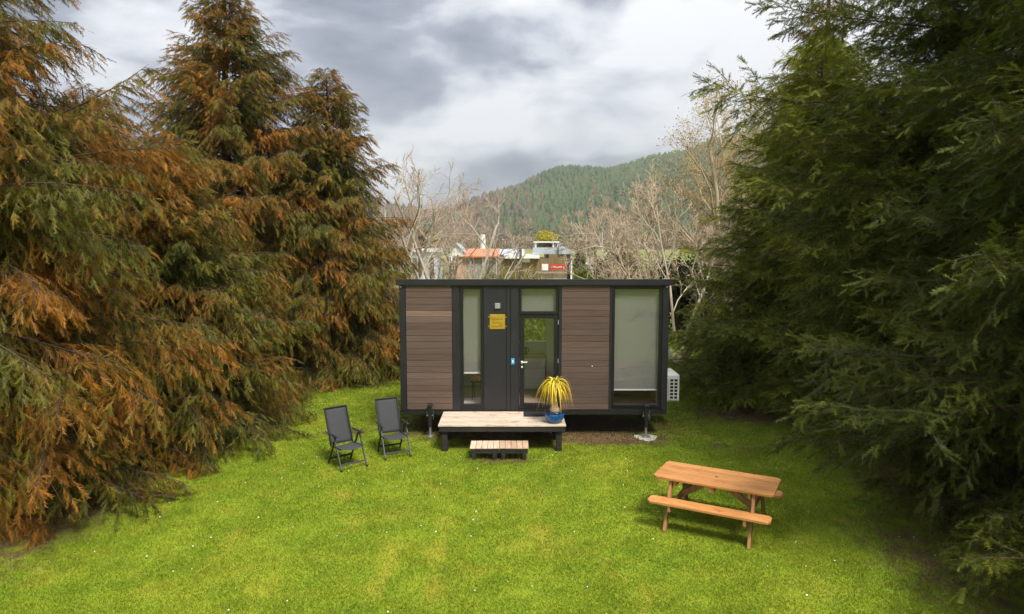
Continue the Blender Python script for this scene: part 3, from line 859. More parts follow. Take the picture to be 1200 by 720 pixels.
# ------------------------------------------------------------------ bare trees
def bare_tree(name, label, base, height, seed, group, stems=3, spread=0.5, cols=((0.30, 0.25, 0.19), (0.42, 0.36, 0.28)), twig_col=(0.33, 0.24, 0.17), lean=(0, 0),
              levels=4, den=1.0, leaf=None, rt=0.006, r0=None, fork=0.0, trop=0.07, fan=None):
    rng = np.random.default_rng(seed)
    root = empty(name, base)
    tag(root, label, 'tree', group)
    TV, TF, BV, BF, WV, WF, CN = [], [], [], [], [], [], []
    tips = []
    def grow(p, d, L, r, lev):
        n = 5 if lev < 2 else 4 if lev == 2 else 3
        pts = [p]; dd = d.copy()
        for i in range(n - 1):
            dd = norm(dd + rng.normal(0, 0.16 if lev else 0.10, 3) + np.array([0, 0, trop if lev < 3 else 0.03]))
            pts.append(pts[-1] + dd * L / (n - 1))
        pts = np.array(pts)
        rad = r * np.linspace(1, 0.42 if lev < 3 else 0.35, n)
        if lev >= levels:
            CN.append((pts[0], pts[-1], rad[0])); tips.append(pts[-1]); tips.append(pts[len(pts) // 2]); return
        V, F = (TV, TF) if lev == 0 else (BV, BF) if lev <= 2 else (WV, WF)
        tube_np(V, F, pts, rad, 7 if lev == 0 else 5 if lev == 1 else 4 if lev == 2 else 3)
        m = {0: 7, 1: 6, 2: 6, 3: 5}[lev]
        m = max(2, int(round(m * den * rng.uniform(0.8, 1.2))))
        for i in range(m):
            t = (fork if lev == 0 else 0.22) + (1 - (fork if lev == 0 else 0.22)) * (i + rng.random()) / m
            t = min(t, 0.99)
            k = t * (n - 1); j = min(int(k), n - 2)
            q = pts[j] + (pts[j + 1] - pts[j]) * (k - j)
            tg = norm(pts[j + 1] - pts[j])
            az = rng.random() * 6.283
            s = norm(np.cross(tg, np.array([math.cos(az), math.sin(az), 0.3])))
            a = rng.uniform(0.5, 1.0)
            cd = norm(tg * math.cos(a) + s * math.sin(a) + np.array([0, 0, 0.12]))
            cl = L * rng.uniform(0.38, 0.62) * (1.12 - 0.5 * t)
            grow(q, cd, cl, max(r * (1 - 0.58 * t) * 0.58, rt), lev + 1)
    for (deg, ln) in (fan or ()):
        d = norm(np.array([math.sin(R(deg)), rng.normal(0, 0.22), math.cos(R(deg))]))
        grow(np.array([0.1 * math.sin(R(deg)), 0, -0.1]), d, ln * rng.uniform(0.9, 1.1), (r0 or 0.06) * rng.uniform(0.75, 1.1), 0)
    for s in range(0 if fan else stems):
        az = s * 2.4 + rng.random()
        sp_ = spread * rng.uniform(0.6, 1.2) if stems > 1 else 0.08
        d = norm(np.array([math.cos(az) * sp_ + lean[0], math.sin(az) * sp_ * 0.6 + lean[1], 1.0]))
        grow(np.array([0.12 * math.cos(az), 0.12 * math.sin(az), -0.15]) * (stems > 1) + np.array([0, 0, -0.1]), d, height * rng.uniform(0.62, 0.8), (r0 or height * 0.013), 0)
    mb = mat(name + '_bark', cols[0], cols[1], 6, stretch=(3, 3, 1), rough=0.9, bump=0.3)
    mt = mat(name + '_twig', tuple(0.85 * c for c in twig_col), twig_col, 3, rough=0.9)
    link('trunk', np_mesh('trunk', np.concatenate(TV), np.concatenate(TF), smooth=True), mb, root)
    link('branch', np_mesh('branch', np.concatenate(BV), np.concatenate(BF), smooth=True), mb, root)
    wv, wf = np.concatenate(WV), np.concatenate(WF)
    wf = np.concatenate([wf[:, [0, 1, 2]], wf[:, [0, 2, 3]]])
    A, B, rr_ = (np.array(q) for q in zip(*CN))
    d = norm(B - A); e1 = norm(np.cross(d, np.array([0.31, 0.2, 0.93]))); e2 = np.cross(d, e1)
    cv = np.stack([A + rr_[:, None] * (math.cos(k) * e1 + math.sin(k) * e2) for k in (0, 2.094, 4.189)] + [B], 1)
    cf = (np.arange(len(A))[:, None, None] * 4 + np.array([(0, 1, 3), (1, 2, 3), (2, 0, 3)])[None]).reshape(-1, 3) + len(wv)
    w = link('twig', np_mesh('twig', np.concatenate([wv, cv.reshape(-1, 3)]), np.concatenate([wf, cf])), mt, root)
    w['kind'] = 'stuff'
    if leaf is not None:
        P = np.array(tips)
        reps = leaf['n']
        P = np.repeat(P, reps, 0) + rng.normal(0, leaf['spread'], (len(P) * reps, 3))
        n = len(P)
        d = norm(rng.normal(0, 1, (n, 3))); e = norm(np.cross(d, rng.normal(0, 1, (n, 3))))
        s = leaf['size'] * rng.uniform(0.6, 1.3, (n, 1))
        v = np.stack([P - d * s, P + e * s * 0.55, P + d * s, P - e * s * 0.55], 1)
        q = np.arange(n * 4).reshape(n, 4)
        cc = np.array(leaf['c1'])[None] * (1 - rng.random((n, 1))) + np.array(leaf['c2'])[None] * rng.random((n, 1))
        o = link('crown', np_mesh('crown', v.reshape(-1, 3), q, np.repeat(cc, 4, 0)), M['leaf'], root)
        o['kind'] = 'stuff'
    return root


BG = 'leafless trees behind the cabin'
bare_tree('bare_tree', 'leafless pale grey tree forking widely behind the left roof end', (-2.3, 25.5, 0), 7.8, 31, BG, trop=0.02, fork=0.3, fan=[(-46, 5.0), (-28, 5.8), (-13, 6.2), (5, 4.8), (24, 6.2), (42, 4.6), (58, 4.0)], cols=((0.36, 0.31, 0.24), (0.52, 0.46, 0.37)),
          twig_col=(0.46, 0.37, 0.28), den=0.72, r0=0.09, rt=0.011)
bare_tree('bare_tree', 'slender leafless tree against the left cypress edge', (-4.4, 24.0, 0), 6.0, 32, BG, stems=2, spread=0.35, twig_col=(0.34, 0.27, 0.17), den=0.95)
bare_tree('bare_tree', 'pale many-stemmed leafless tree behind the right roof end', (6.2, 25.0, 0), 7.4, 33, BG, trop=0.02, fork=0.3, fan=[(-56, 4.4), (-40, 4.8), (-24, 5.4), (-8, 6.0), (8, 6.2), (24, 6.0), (42, 5.0)], cols=((0.42, 0.35, 0.26), (0.55, 0.48, 0.37)),
          twig_col=(0.49, 0.38, 0.26), den=0.95, r0=0.08, rt=0.011)
bare_tree('bare_tree', 'pinkish leafless tree with fine twigs, second from the right firs', (8.9, 33.5, 0), 9.4, 34, BG, stems=5, spread=0.7, cols=((0.36, 0.29, 0.22), (0.48, 0.40, 0.30)),
          twig_col=(0.46, 0.34, 0.23), den=1.0, rt=0.013, r0=0.08)
bare_tree('larch_tree', 'tall tan larch with sparse yellow leaves beside the right firs', (10.7, 32.5, 0), 13.0, 135, BG, stems=4, spread=0.2, cols=((0.34, 0.27, 0.18), (0.46, 0.38, 0.26)),
          twig_col=(0.44, 0.32, 0.17), den=1.15, leaf=dict(n=1, spread=0.12, size=0.045, c1=(0.42, 0.29, 0.10), c2=(0.44, 0.34, 0.16)))
bare_tree('bare_tree', 'hazy leafless tree far behind the left roof end, thick with twigs', (-7.0, 41.0, 0), 9.5, 36, BG, stems=3, spread=0.5, twig_col=(0.40, 0.28, 0.21), den=1.0, rt=0.012)
bare_tree('bare_tree', 'leafless pinkish tree far back beyond the orange roof', (-8.5, 104.0, 0), 15, 37, BG, stems=4, spread=0.8, twig_col=(0.42, 0.29, 0.21), den=0.95, rt=0.025)
bare_tree('bare_tree', 'broad leafless tree standing far behind the white vehicle', (15.5, 108.0, 0), 15, 38, BG, stems=5, spread=0.9, twig_col=(0.44, 0.31, 0.22), den=0.95, rt=0.025)
bare_tree('bare_tree', 'fallen-looking pale bare tree leaning out in front of the mid fir', (7.7, 21.0, 0), 4.6, 39, BG, stems=2, spread=0.6, lean=(-0.75, -0.15), cols=((0.5, 0.44, 0.36), (0.62, 0.56, 0.47)),
          twig_col=(0.5, 0.43, 0.34), den=0.75, r0=0.05)


# leafy round bushes and trees behind
def bush(name, label, cat, group, c, rx, ry, rz, seed, c1, c2, n=9000, size=0.07, trunk=True, upright=False):
    rng = np.random.default_rng(seed)
    root = empty(name, (c[0], c[1], 0)); tag(root, label, cat, group)
    V, F = [], []
    for i in range(7):
        a = i * 0.9 + rng.random(); r = rng.uniform(0.3, 0.8)
        e = np.array([math.cos(a) * rx * r, math.sin(a) * ry * r, c[2] + rz * rng.uniform(-0.2, 0.7)])
        s = np.array([0.04 * math.cos(a), 0.04 * math.sin(a), -0.05])
        tube_np(V, F, np.array([s, s + (e - s) * 0.5 + rng.normal(0, 0.05, 3), e]), np.array([0.03, 0.02, 0.006]) * max(rx, 1), 4)
    link('stem', np_mesh('stem', np.concatenate(V), np.concatenate(F)), M['bark'], root)
    nc = 46
    cc = norm(rng.normal(0, 1, (nc, 3))) * (rng.random((nc, 1)) ** 0.4) * 0.82
    k = rng.integers(0, nc, n)
    P = (cc[k] + rng.normal(0, 0.15, (n, 3))) * np.array([rx, ry, rz]) + np.array([0, 0, c[2]])
    P = P[P[:, 2] > 0.03]; n = len(P); k = k[:n]
    d = norm(rng.normal(0, 1, (n, 3)) + (np.array([0, 0, 1.6]) if upright else 0)); e = norm(np.cross(d, rng.normal(0, 1, (n, 3))))
    s = size * rng.uniform(0.6, 1.4, (n, 1))
    v = np.stack([P - d * s, P + e * s * (0.2 if upright else 0.55), P + d * s, P - e * s * (0.2 if upright else 0.55)], 1)
    t = np.clip(rng.random(nc)[k] * 0.6 + rng.random(n) * 0.4, 0, 1)
    o = link('crown', np_mesh('crown', v.reshape(-1, 3), np.arange(n * 4).reshape(n, 4), np.repeat(mixc(np.array(c1), np.array(c2), t), 4, 0)), M['leaf'], root)
    o['kind'] = 'stuff'
    return root


SG = 'shrubs behind the cabin'
bush('willow_tree', 'bright yellow round willow far behind the house deck', 'tree', SG, (9.0 * 0.83, 150, 5.4), 2.3, 2.3, 1.9, 51, (0.55, 0.45, 0.03), (0.42, 0.40, 0.04), 5000, 0.22)
bush('willow_tree', 'small yellow tree far off between the left bare branches', 'tree', SG, (-17.6, 150, 5.0), 1.7, 1.7, 2.2, 52, (0.5, 0.38, 0.03), (0.35, 0.32, 0.05), 3500, 0.2)
bush('evergreen_shrub', 'dark evergreen shrub mass behind the pale many-stemmed tree', 'shrub', SG, (7.6, 31, 1.9), 2.6, 1.6, 2.0, 53, (0.02, 0.03, 0.012), (0.07, 0.075, 0.02), 16000, 0.085)
bush('evergreen_shrub', 'olive shrub with brown patches left of the dark shrub mass', 'shrub', SG, (6.6, 42, 2.0), 1.8, 1.5, 2.1, 54, (0.06, 0.06, 0.02), (0.17, 0.10, 0.04), 9000, 0.09)
bush('green_shrub', 'bright green clipped shrub beside the white house corner post', 'shrub', SG, (6.2, 60, 1.3), 1.0, 1.0, 1.2, 55, (0.12, 0.19, 0.02), (0.22, 0.28, 0.03), 5000, 0.09)
bush('green_shrub', 'upright olive shrub at the right end of the brown house', 'shrub', SG, (6.5, 66, 2.0), 0.7, 0.7, 2.2, 56, (0.08, 0.11, 0.03), (0.16, 0.16, 0.04), 4000, 0.1)
bush('green_shrub', 'dark green shrub added behind the cabin to dim its rear kitchen window', 'shrub', SG, (0.7, 20.2, 1.5), 1.5, 0.8, 1.35, 59, (0.05, 0.075, 0.015), (0.12, 0.14, 0.03), 7000, 0.07)  # added shrub, hides the bright lawn from the kitchen window
bush('dark_tree', 'dark round tree far behind the pale blue shed', 'tree', SG, (-14.5, 110, 4.2), 2.0, 2.0, 2.4, 57, (0.03, 0.05, 0.015), (0.07, 0.09, 0.02), 5000, 0.2)
bush('green_shrub', 'green shrub low between the pale shed and the pink wall', 'shrub', SG, (-6.2, 75, 1.2), 1.1, 1.0, 1.3, 58, (0.12, 0.17, 0.02), (0.2, 0.25, 0.03), 4000, 0.1)


def flax(label, loc, h, seed):
    rng = np.random.default_rng(seed)
    root = empty('flax_bush', loc); tag(root, label, 'shrub', 'flax clumps behind the roof')
    vv, ff, cc = [], [], []
    for i in range(240):
        a = rng.random() * 6.283; b = rng.uniform(0.08, 0.55); L = h * rng.uniform(0.7, 1.1); w = 0.035
        d = np.array([math.cos(a), math.sin(a), 0]); s = np.array([-d[1], d[0], 0]) * w
        p = np.array([math.cos(a), math.sin(a), 0]) * rng.uniform(0, 0.25)
        ts = (0, 0.4, 0.75, 1.0)
        base = len(vv)
        for t in ts:
            q = p + d * (b * L * t ** 1.8) + np.array([0, 0, L * t * (1 - 0.22 * b * t)])
            ww = s * (1 - t) ** 0.5 if t < 1 else s * 0.05
            vv += [q - ww, q + ww]
        for k in range(3): ff.append((base + 2 * k, base + 2 * k + 1, base + 2 * k + 3, base + 2 * k + 2))
        c = np.array([0.22, 0.22, 0.03]) * rng.uniform(0.6, 1.3) if rng.random() < 0.6 else np.array([0.09, 0.12, 0.025])
        cc += [c] * 8
    o = link('leaf', np_mesh('leaf', np.array(vv), np.array(ff), np.array(cc)), M['leaf'], root)
    o['kind'] = 'stuff'


for i, (px, ty, lab) in enumerate([(568, 324, 'leftmost yellow-green flax clump peeping over the roof'), (585, 321, 'second flax clump from the left peeping over the roof'),
                                   (604, 320, 'middle flax clump peeping over the roof by the bare post'), (624, 322, 'rightmost flax clump peeping over the roof')]):
    p = at(px, ty, 29)
    flax(lab, (p.x, 29, 0), p.z * 1.08 + 0.1, 60 + i)

# hedge far across the paddock
def hedge():
    rng = np.random.default_rng(9)
    n = 9000
    x = rng.uniform(-170, 190, n); y = 450 + rng.normal(0, 2.0, n)
    top = 8.2 + 1.2 * np.sin(x * 0.11) + 0.8 * np.sin(x * 0.37)
    z = rng.random(n) ** 0.8 * top
    P = np.stack([x, y, z], -1)
    d = norm(rng.normal(0, 1, (n, 3)) * np.array([0.6, 0.6, 1.5])); e = norm(np.cross(d, rng.normal(0, 1, (n, 3))))
    s = rng.uniform(0.5, 1.1, (n, 1))
    v = np.stack([P - d * s, P + e * s * 0.4, P + d * s, P - e * s * 0.4], 1)
    c = np.array([0.36, 0.27, 0.18])[None] * rng.uniform(0.7, 1.25, (n, 1))
    return np_mesh('hedge', v.reshape(-1, 3), np.arange(n * 4).reshape(n, 4), np.repeat(c, 4, 0))


tag(link('shelter_hedge', hedge(), M['leaf']), 'long pale brown shelter hedge across the far paddock', 'hedge', kind='stuff')


def low_scrub():
    rng = np.random.default_rng(19)
    n = 26000
    y = rng.uniform(470, 640, n); x = rng.uniform(-0.5, 0.6, n) * y
    top = 9 + 5 * np.sin(x * 0.05) + 4 * np.sin(x * 0.13 + y * 0.04)
    z = np.maximum(hill_z(x, y), 0) + rng.random(n) * np.clip(top, 2, 16)
    P = np.stack([x, y, z], -1)
    d = norm(rng.normal(0, 1, (n, 3))); e = norm(np.cross(d, rng.normal(0, 1, (n, 3))))
    s = rng.uniform(0.7, 1.6, (n, 1))
    v = np.stack([P - d * s, P + e * s * 0.5, P + d * s, P - e * s * 0.5], 1)
    k = np.clip(vnoise(P * np.array([1, 1, 0.2]), 0.02, 3) * 0.8 + 0.55 - x / 400.0, 0, 1)
    c = mixc(np.array([0.045, 0.07, 0.02]), np.array([0.22, 0.165, 0.10]), k) * rng.uniform(0.7, 1.2, (n, 1))
    return np_mesh('scrub', v.reshape(-1, 3), np.arange(n * 4).reshape(n, 4), np.repeat(c, 4, 0))


tag(link('scrub_wood', low_scrub(), M['leaf']), 'mixed brown and green scrub at the foot of the hill', 'scrub', kind='stuff')

# ------------------------------------------------------------------ the tiny house
HX0, HX1, HY0, HY1, HZ0, HZ1 = -2.53, 3.53, 15.3, 17.75, 0.60, 3.46
house = empty('tiny_house', (0.5, 16.5, 0))
tag(house, 'charcoal tiny house on a trailer with brown cladding panels and tall windows', 'house')
HO = Vector((0.5, 16.5, 0))


class HB(MB):
    """builder in world coordinates, stored relative to the house"""
    def done(self, name, material, parent=house, bevel=0.0, smooth=False, piv=HO):
        self.v = [(a - piv.x, b - piv.y, c - piv.z) for a, b, c in self.v]
        return self.build(name, material, parent, smooth, bevel)


w = HB()
for x0, x1 in ((HX0, -1.15), (-0.66, 0.17), (1.04, 2.27), (3.38, HX1)):
    w.box(x0, x1, HY0 + 0.02, HY0 + 0.12, HZ0, HZ1)
w.box(-1.15, -0.66, HY0 + 0.02, HY0 + 0.12, HZ0, 0.665); w.box(-1.15, -0.66, HY0 + 0.02, HY0 + 0.12, 3.42, HZ1)
w.box(0.17, 1.04, HY0 + 0.02, HY0 + 0.12, HZ0, 0.625); w.box(0.17, 1.04, HY0 + 0.02, HY0 + 0.12, 3.42, HZ1)
w.box(2.27, 3.38, HY0 + 0.02, HY0 + 0.12, HZ0, 0.665); w.box(2.27, 3.38, HY0 + 0.02, HY0 + 0.12, 3.42, HZ1)
w.done('front_wall', M['charcoal'])
HB().box(HX0, HX0 + 0.1, HY0 + 0.12, HY1, HZ0, 3.40).done('side_wall', M['charcoal'])
HB().box(HX1 - 0.1, HX1, HY0 + 0.12, HY1, HZ0, 3.40).done('side_wall', M['charcoal'])
bw = (0.12, 0.95, 1.80, 2.66)   # rear kitchen window
REAR = [(-2.1, -0.55, 1.35, 2.85), bw, (2.0, 3.2, 1.5, 2.85)]   # rear openings: kitchen; lounge and bed ones added to let light in
def rear_wall(x0, x1, y0, y1, z0, z1):
    b = HB(); x = x0
    for (a0, a1, c0, c1) in REAR:
        b.box(x, a0, y0, y1, z0, z1).box(a0, a1, y0, y1, z0, c0).box(a0, a1, y0, y1, c1, z1)
        x = a1
    return b.box(x, x1, y0, y1, z0, z1)
rear_wall(HX0 + 0.1, HX1 - 0.1, HY1 - 0.1, HY1, HZ0, 3.38).done('back_wall', M['charcoal'])
HB().box(HX0 + 0.1, HX1 - 0.1, HY0 + 0.12, HY1 - 0.1, HZ0 + 0.01, 0.68).done('floor_deck', M['int_floor'])
HB().box(HX0 + 0.1, HX1 - 0.1, HY0 + 0.125, HY1 - 0.105, 3.24, 3.3).done('ceiling_lining', M['lining'])
lin = HB()
lin.box(HX0 + 0.1, HX0 + 0.115, HY0 + 0.125, HY1 - 0.105, 0.68, 3.24)
lin.box(HX1 - 0.115, HX1 - 0.1, HY0 + 0.125, HY1 - 0.105, 0.68, 3.24)
lin.done('wall_lining', M['lining'])
rear_wall(HX0 + 0.115, HX1 - 0.115, HY1 - 0.12, HY1 - 0.105, 0.68, 3.24).done('wall_lining', M['lining'])
HB().box(0.87, 0.9, 16.9, HY1 - 0.12, 0.68, 3.24).box(0.9, 1.9, 16.9, 16.93, 0.68, 3.24).done('shower_partition', M['grey_lining'])
# roof: falls gently to the rear, fascia round it
rf = HB()
ya, yb = HY0 - 0.05, HY1 + 0.12
za, zb = 3.575, 3.38
rf.add([(HX0 - 0.03, ya + .03, 3.45), (HX1 + 0.03, ya + .03, 3.45), (HX1 + 0.03, yb, 3.27), (HX0 - 0.03, yb, 3.27),
        (HX0 - 0.03, ya + .03, za), (HX1 + 0.03, ya + .03, za), (HX1 + 0.03, yb, zb), (HX0 - 0.03, yb, zb)],
       [(0, 3, 2, 1), (4, 5, 6, 7), (0, 1, 5, 4), (1, 2, 6, 5), (2, 3, 7, 6), (3, 0, 4, 7)])
roof = rf.done('roof', M['roof'])
HB().box(HX0 - 0.07, HX1 + 0.07, HY0 - 0.06, HY0 - 0.022, HZ1, 3.595).done('fascia', M['charcoal'], bevel=0.004)
ribs = HB()
for k in range(22):
    x = HX0 + 0.1 + k * 0.275
    ribs.add([(x, ya + .04, za - 0.01), (x + .03, ya + .04, za - 0.01), (x + .03, yb, zb - 0.01), (x, yb, zb - 0.01),
              (x, ya + .04, za + .012), (x + .03, ya + .04, za + .012), (x + .03, yb, zb + .025), (x, yb, zb + .025)],
             [(0, 3, 2, 1), (4, 5, 6, 7), (0, 1, 5, 4), (1, 2, 6, 5), (2, 3, 7, 6), (3, 0, 4, 7)])
# the ribs sit on the roof sheet
ribs.v = [(a - HO.x, b - HO.y, c) for a, b, c in ribs.v]
o = ribs.build('rib', M['roof'], roof); o['kind'] = 'stuff'
# proud corner posts and stiles
for x0, x1 in ((HX0 - 0.004, -2.40), (-1.345, -1.19), (1.055, 1.115), (2.205, 2.262), (3.392, HX1 + 0.004)):
    HB().box(x0, x1, HY0 - 0.012, HY0 + 0.02, HZ0 - 0.004, HZ1).done('corner_post' if x0 < -2.5 or x1 > 3.5 else 'stile', M['charcoal'], bevel=0.003)
for x0, x1 in ((-0.635, -0.135), (-0.125, -0.045), (-0.035, 0.145)):
    HB().box(x0, x1, HY0 - 0.004, HY0 + 0.02, HZ0 + 0.004, HZ1 - 0.02).done('wall_panel', M['charcoal_panel'], bevel=0.003)
HB().box(HX0 + 0.004, HX1 - 0.004, HY0 + 0.0, HY1 - 0.01, HZ0 - 0.10, HZ0 - 0.003).done('chassis', M['black_steel'])
# cladding planks
NPL, pz0, pz1 = 20, 0.612, 3.452
ph = (pz1 - pz0) / NPL
shades = {3: 1.0}
plank_me = {}
for wid in (1.035, 1.08):
    plank_me[wid] = MB().cbox((0, 0, 0), (wid, 0.022, ph - 0.008)).mesh('plank', bevel=0.004)
    plank_me[wid].materials.append(M['clad'])
rp = random.Random(5)
for (x0, wid, who) in ((-2.39, 1.035, 0), (1.12, 1.08, 1)):
    for k in range(NPL):
        pl = link('plank', plank_me[wid], None, house, (x0 + wid / 2 - HO.x, HY0 + 0.004 - HO.y, pz0 + (k + 0.5) * ph))
        s = rp.uniform(0.88, 1.12); wr = rp.uniform(0.96, 1.05)
        if who == 0 and k == 15: s = 1.75
        if who == 0 and k in (5, 14): s = 1.3
        if who == 1: s *= 0.94
        pl.color = (s * wr, s, s / wr, 1)


def window(x0, x1, z0, z1, fw, pane_y, blind_z, name='window', slat=True):
    f = HB()
    f.box(x0, x0 + fw, HY0 - 0.004, HY0 + 0.09, z0, z1).box(x1 - fw, x1, HY0 - 0.004, HY0 + 0.09, z0, z1)
    f.box(x0 + fw, x1 - fw, HY0 - 0.004, HY0 + 0.09, z0, z0 + fw + 0.02).box(x0 + fw, x1 - fw, HY0 - 0.004, HY0 + 0.09, z1 - fw, z1)
    fr = f.done(name, M['frame'], bevel=0.003)
    HB().box(x0 + fw, x1 - fw, pane_y, pane_y + 0.006, z0 + fw + 0.02, z1 - fw).done('pane', M['glass'], fr)
    if blind_z is not None:
        HB().box(x0 + fw + 0.004, x1 - fw - 0.004, HY0 + 0.112, HY0 + 0.116, blind_z, z1 - 0.012).done('blind', M['blind'], fr)
        if slat:
            HB().box(x0 + fw + 0.004, x1 - fw - 0.004, HY0 + 0.104, HY0 + 0.122, blind_z - 0.035, blind_z - 0.001).done('blind_rail', M['white'], fr)
    return fr


window(-1.15, -0.66, 0.668, 3.418, 0.05, HY0 + 0.045, 1.46)
window(2.27, 3.38, 0.668, 3.418, 0.05, HY0 + 0.045, 1.07)
window(0.172, 1.038, 2.80, 3.418, 0.045, HY0 + 0.045, 2.80, slat=False)
# door
d = HB()
dx0, dx1, dz0, dz1 = 0.178, 1.032, 0.632, 2.795
d.box(dx0, dx0 + 0.10, HY0 + 0.01, HY0 + 0.065, dz0, dz1).box(dx1 - 0.085, dx1, HY0 + 0.01, HY0 + 0.065, dz0, dz1)
d.box(dx0 + 0.10, dx1 - 0.085, HY0 + 0.01, HY0 + 0.065, dz0, dz0 + 0.13).box(dx0 + 0.10, dx1 - 0.085, HY0 + 0.01, HY0 + 0.065, dz1 - 0.09, dz1)
door = d.done('door', M['frame'], bevel=0.004)
HB().box(dx0 + 0.10, dx1 - 0.085, HY0 + 0.03, HY0 + 0.036, dz0 + 0.13, dz1 - 0.09).done('pane', M['glass'], door)
h = HB(); h.cbox((0.225, HY0 - 0.001, 1.70), (0.045, 0.022, 0.07)); h.box(0.21, 0.345, HY0 - 0.045, HY0 - 0.025, 1.70, 1.725); h.box(0.21, 0.235, HY0 - 0.03, HY0 - 0.008, 1.70, 1.725)
h.done('handle', M['white'], door, bevel=0.004)
HB().tube([(0.228, HY0 + 0.012, 1.60), (0.228, HY0 - 0.012, 1.60)], 0.022, 12).done('lock', M['white'], door)
for z in (1.74, 2.62):
    HB().box(1.036, 1.052, HY0 - 0.012, HY0 + 0.014, z - 0.05, z + 0.05).done('hinge', M['grey_plastic'], door)
# small fittings on the wall panels
pq = HB(); pq.box(-0.505, -0.155, HY0 - 0.022, HY0 - 0.0045, 2.465, 2.80)
plq = pq.done('plaque', M['brass'], bevel=0.006)
for sx in (-0.525, -0.135):
    for sz in (2.53, 2.74):
        HB().tube([(sx, HY0 - 0.004, sz), (sx, HY0 - 0.02, sz)], 0.016, 8).done('screw', M['brass'], plq)
eg = HB()
rr = random.Random(3)
def squiggle(b, x0, x1, z, amp, y, r, k):
    n = 26
    b.tube([(x0 + (x1 - x0) * i / n, y, z + amp * math.sin(k * i / n * 6.283) * (0.6 + 0.4 * math.sin(i * 1.7))) for i in range(n + 1)], r, 4)
squiggle(eg, -0.46, -0.20, 2.70, 0.035, HY0 - 0.022, 0.006, 4)
squiggle(eg, -0.43, -0.23, 2.61, 0.022, HY0 - 0.022, 0.005, 5)
squiggle(eg, -0.45, -0.21, 2.53, 0.018, HY0 - 0.022, 0.005, 6)
eg.done('engraving', M['etch'], plq)
HB().box(-0.385, -0.265, HY0 - 0.035, HY0 - 0.0045, 2.93, 3.055).done('wall_light', M['grey_plastic'], bevel=0.008)
kp = HB().box(-0.025, 0.06, HY0 - 0.026, HY0 - 0.0045, 1.655, 1.80).done('keypad', M['blue'], bevel=0.008)
HB().box(0.0, 0.035, HY0 - 0.029, HY0 - 0.0255, 1.70, 1.765).done('screen', M['white'], kp)
for x in (-2.50, 3.48):
    HB().cbox((x, HY0 - 0.018, 3.42), (0.03, 0.012, 0.022)).done('eave_light', M['white'])
HB().tube([(2.63, HY0 - 0.004, 1.665 - 0.0), (2.63, HY0 - 0.012, 1.665)], 0.014, 8)
HB().tube([(1.82, HY0 - 0.004, 1.62), (1.82, HY0 - 0.016, 1.62)], 0.014, 8).done('wall_cap', M['white'])
# rear windows: kitchen one seen through the door, other two added for interior light
for (x0, x1, z0, z1) in REAR:
    fr = HB(); xm = (x0 + x1) / 2
    fr.box(x0, x0 + 0.05, HY1 - 0.13, HY1 - 0.02, z0, z1).box(x1 - 0.05, x1, HY1 - 0.13, HY1 - 0.02, z0, z1).box(x0 + 0.05, x1 - 0.05, HY1 - 0.13, HY1 - 0.02, z0, z0 + 0.05)
    fr.box(x0 + 0.05, x1 - 0.05, HY1 - 0.13, HY1 - 0.02, z1 - 0.05, z1).box(xm - 0.02, xm + 0.02, HY1 - 0.13, HY1 - 0.02, z0 + 0.05, z1 - 0.05)
    rw = fr.done('window', M['white'])
    HB().box(x0 + 0.05, xm - 0.02, HY1 - 0.06, HY1 - 0.054, z0 + 0.05, z1 - 0.05).done('pane', M['glass'], rw)
    HB().box(xm + 0.02, x1 - 0.05, HY1 - 0.06, HY1 - 0.054, z0 + 0.05, z1 - 0.05).done('pane', M['glass'], rw)


# wheels and jacks
def wheel(x, y, z, r, wd, flat=False):
    b = MB()
    prof = [(r * 0.58, -wd / 2), (r * 0.9, -wd / 2), (r, -wd * 0.36), (r, wd * 0.36), (r * 0.9, wd / 2), (r * 0.58, wd / 2)]
    b.lathe(prof, 24)
    o = b.build('wheel', M['rubber'], house, smooth=False)
    o.location = (x - HO.x, y - HO.y, z)
    if not flat: o.rotation_euler = (R(90), 0, 0)
    rm = MB().lathe([(0.04, -wd * 0.3), (r * 0.57, -wd * 0.42), (r * 0.57, wd * 0.42), (0.04, wd * 0.3)], 20).build('rim', M['steel'], o)
    return o


for x in (0.05, 0.9):
    for y in (15.75, 17.4): wheel(x, y, 0.335, 0.33, 0.2)
wheel(-2.0, 15.95, 0.44, 0.30, 0.12, True)
HB().box(-0.2, 1.15, 15.85, 17.3, 0.30, 0.37).done('axle', M['black_steel'])


def jack(x, y):
    b = HB(); b.box(x - 0.04, x + 0.04, y - 0.04, y + 0.04, 0.24, 0.74)
    b.box(x - 0.055, x + 0.055, y - 0.055, y + 0.055, 0.70, 0.76)
    b.box(x - 0.05, x + 0.05, y + 0.04, HY0 + 0.05, 0.52, 0.58)
    j = b.done('jack', M['black_steel'], bevel=0.005)
    HB().tube([(x, y, 0.255), (x, y, 0.03)], 0.028, 12).done('jack_tube', M['steel'], j)
    HB().tube([(x, y, 0.012), (x, y, 0.035)], [0.10, 0.095], 16).done('jack_foot', M['steel'], j)
    HB().tube([(x - 0.075, y, 0.50), (x + 0.075, y, 0.50)], 0.008, 8).tube([(x + 0.07, y, 0.62), (x + 0.07, y, 0.40)], 0.006, 6).tube([(x - 0.07, y, 0.60), (x - 0.07, y, 0.47)], 0.006, 6).done('jack_pin', M['steel'], j)
    return j


jack(-1.86, 15.21); jack(3.04, 15.17)
b = MB(); rr = random.Random(8)
prof = [(0.25 + 0.03 * math.sin(3 * a) + 0.015 * rr.random(), a) for a in [i * 2 * math.pi / 20 for i in range(20)]]
b.prism([(r * math.cos(a), r * math.sin(a)) for r, a in prof], -0.03, 0.012)
tag(b.build('jack_pad', M['concrete'], None, bevel=0.006, loc=(3.04, 15.15, 0)), 'round pale concrete pad under the right front jack', 'paver')

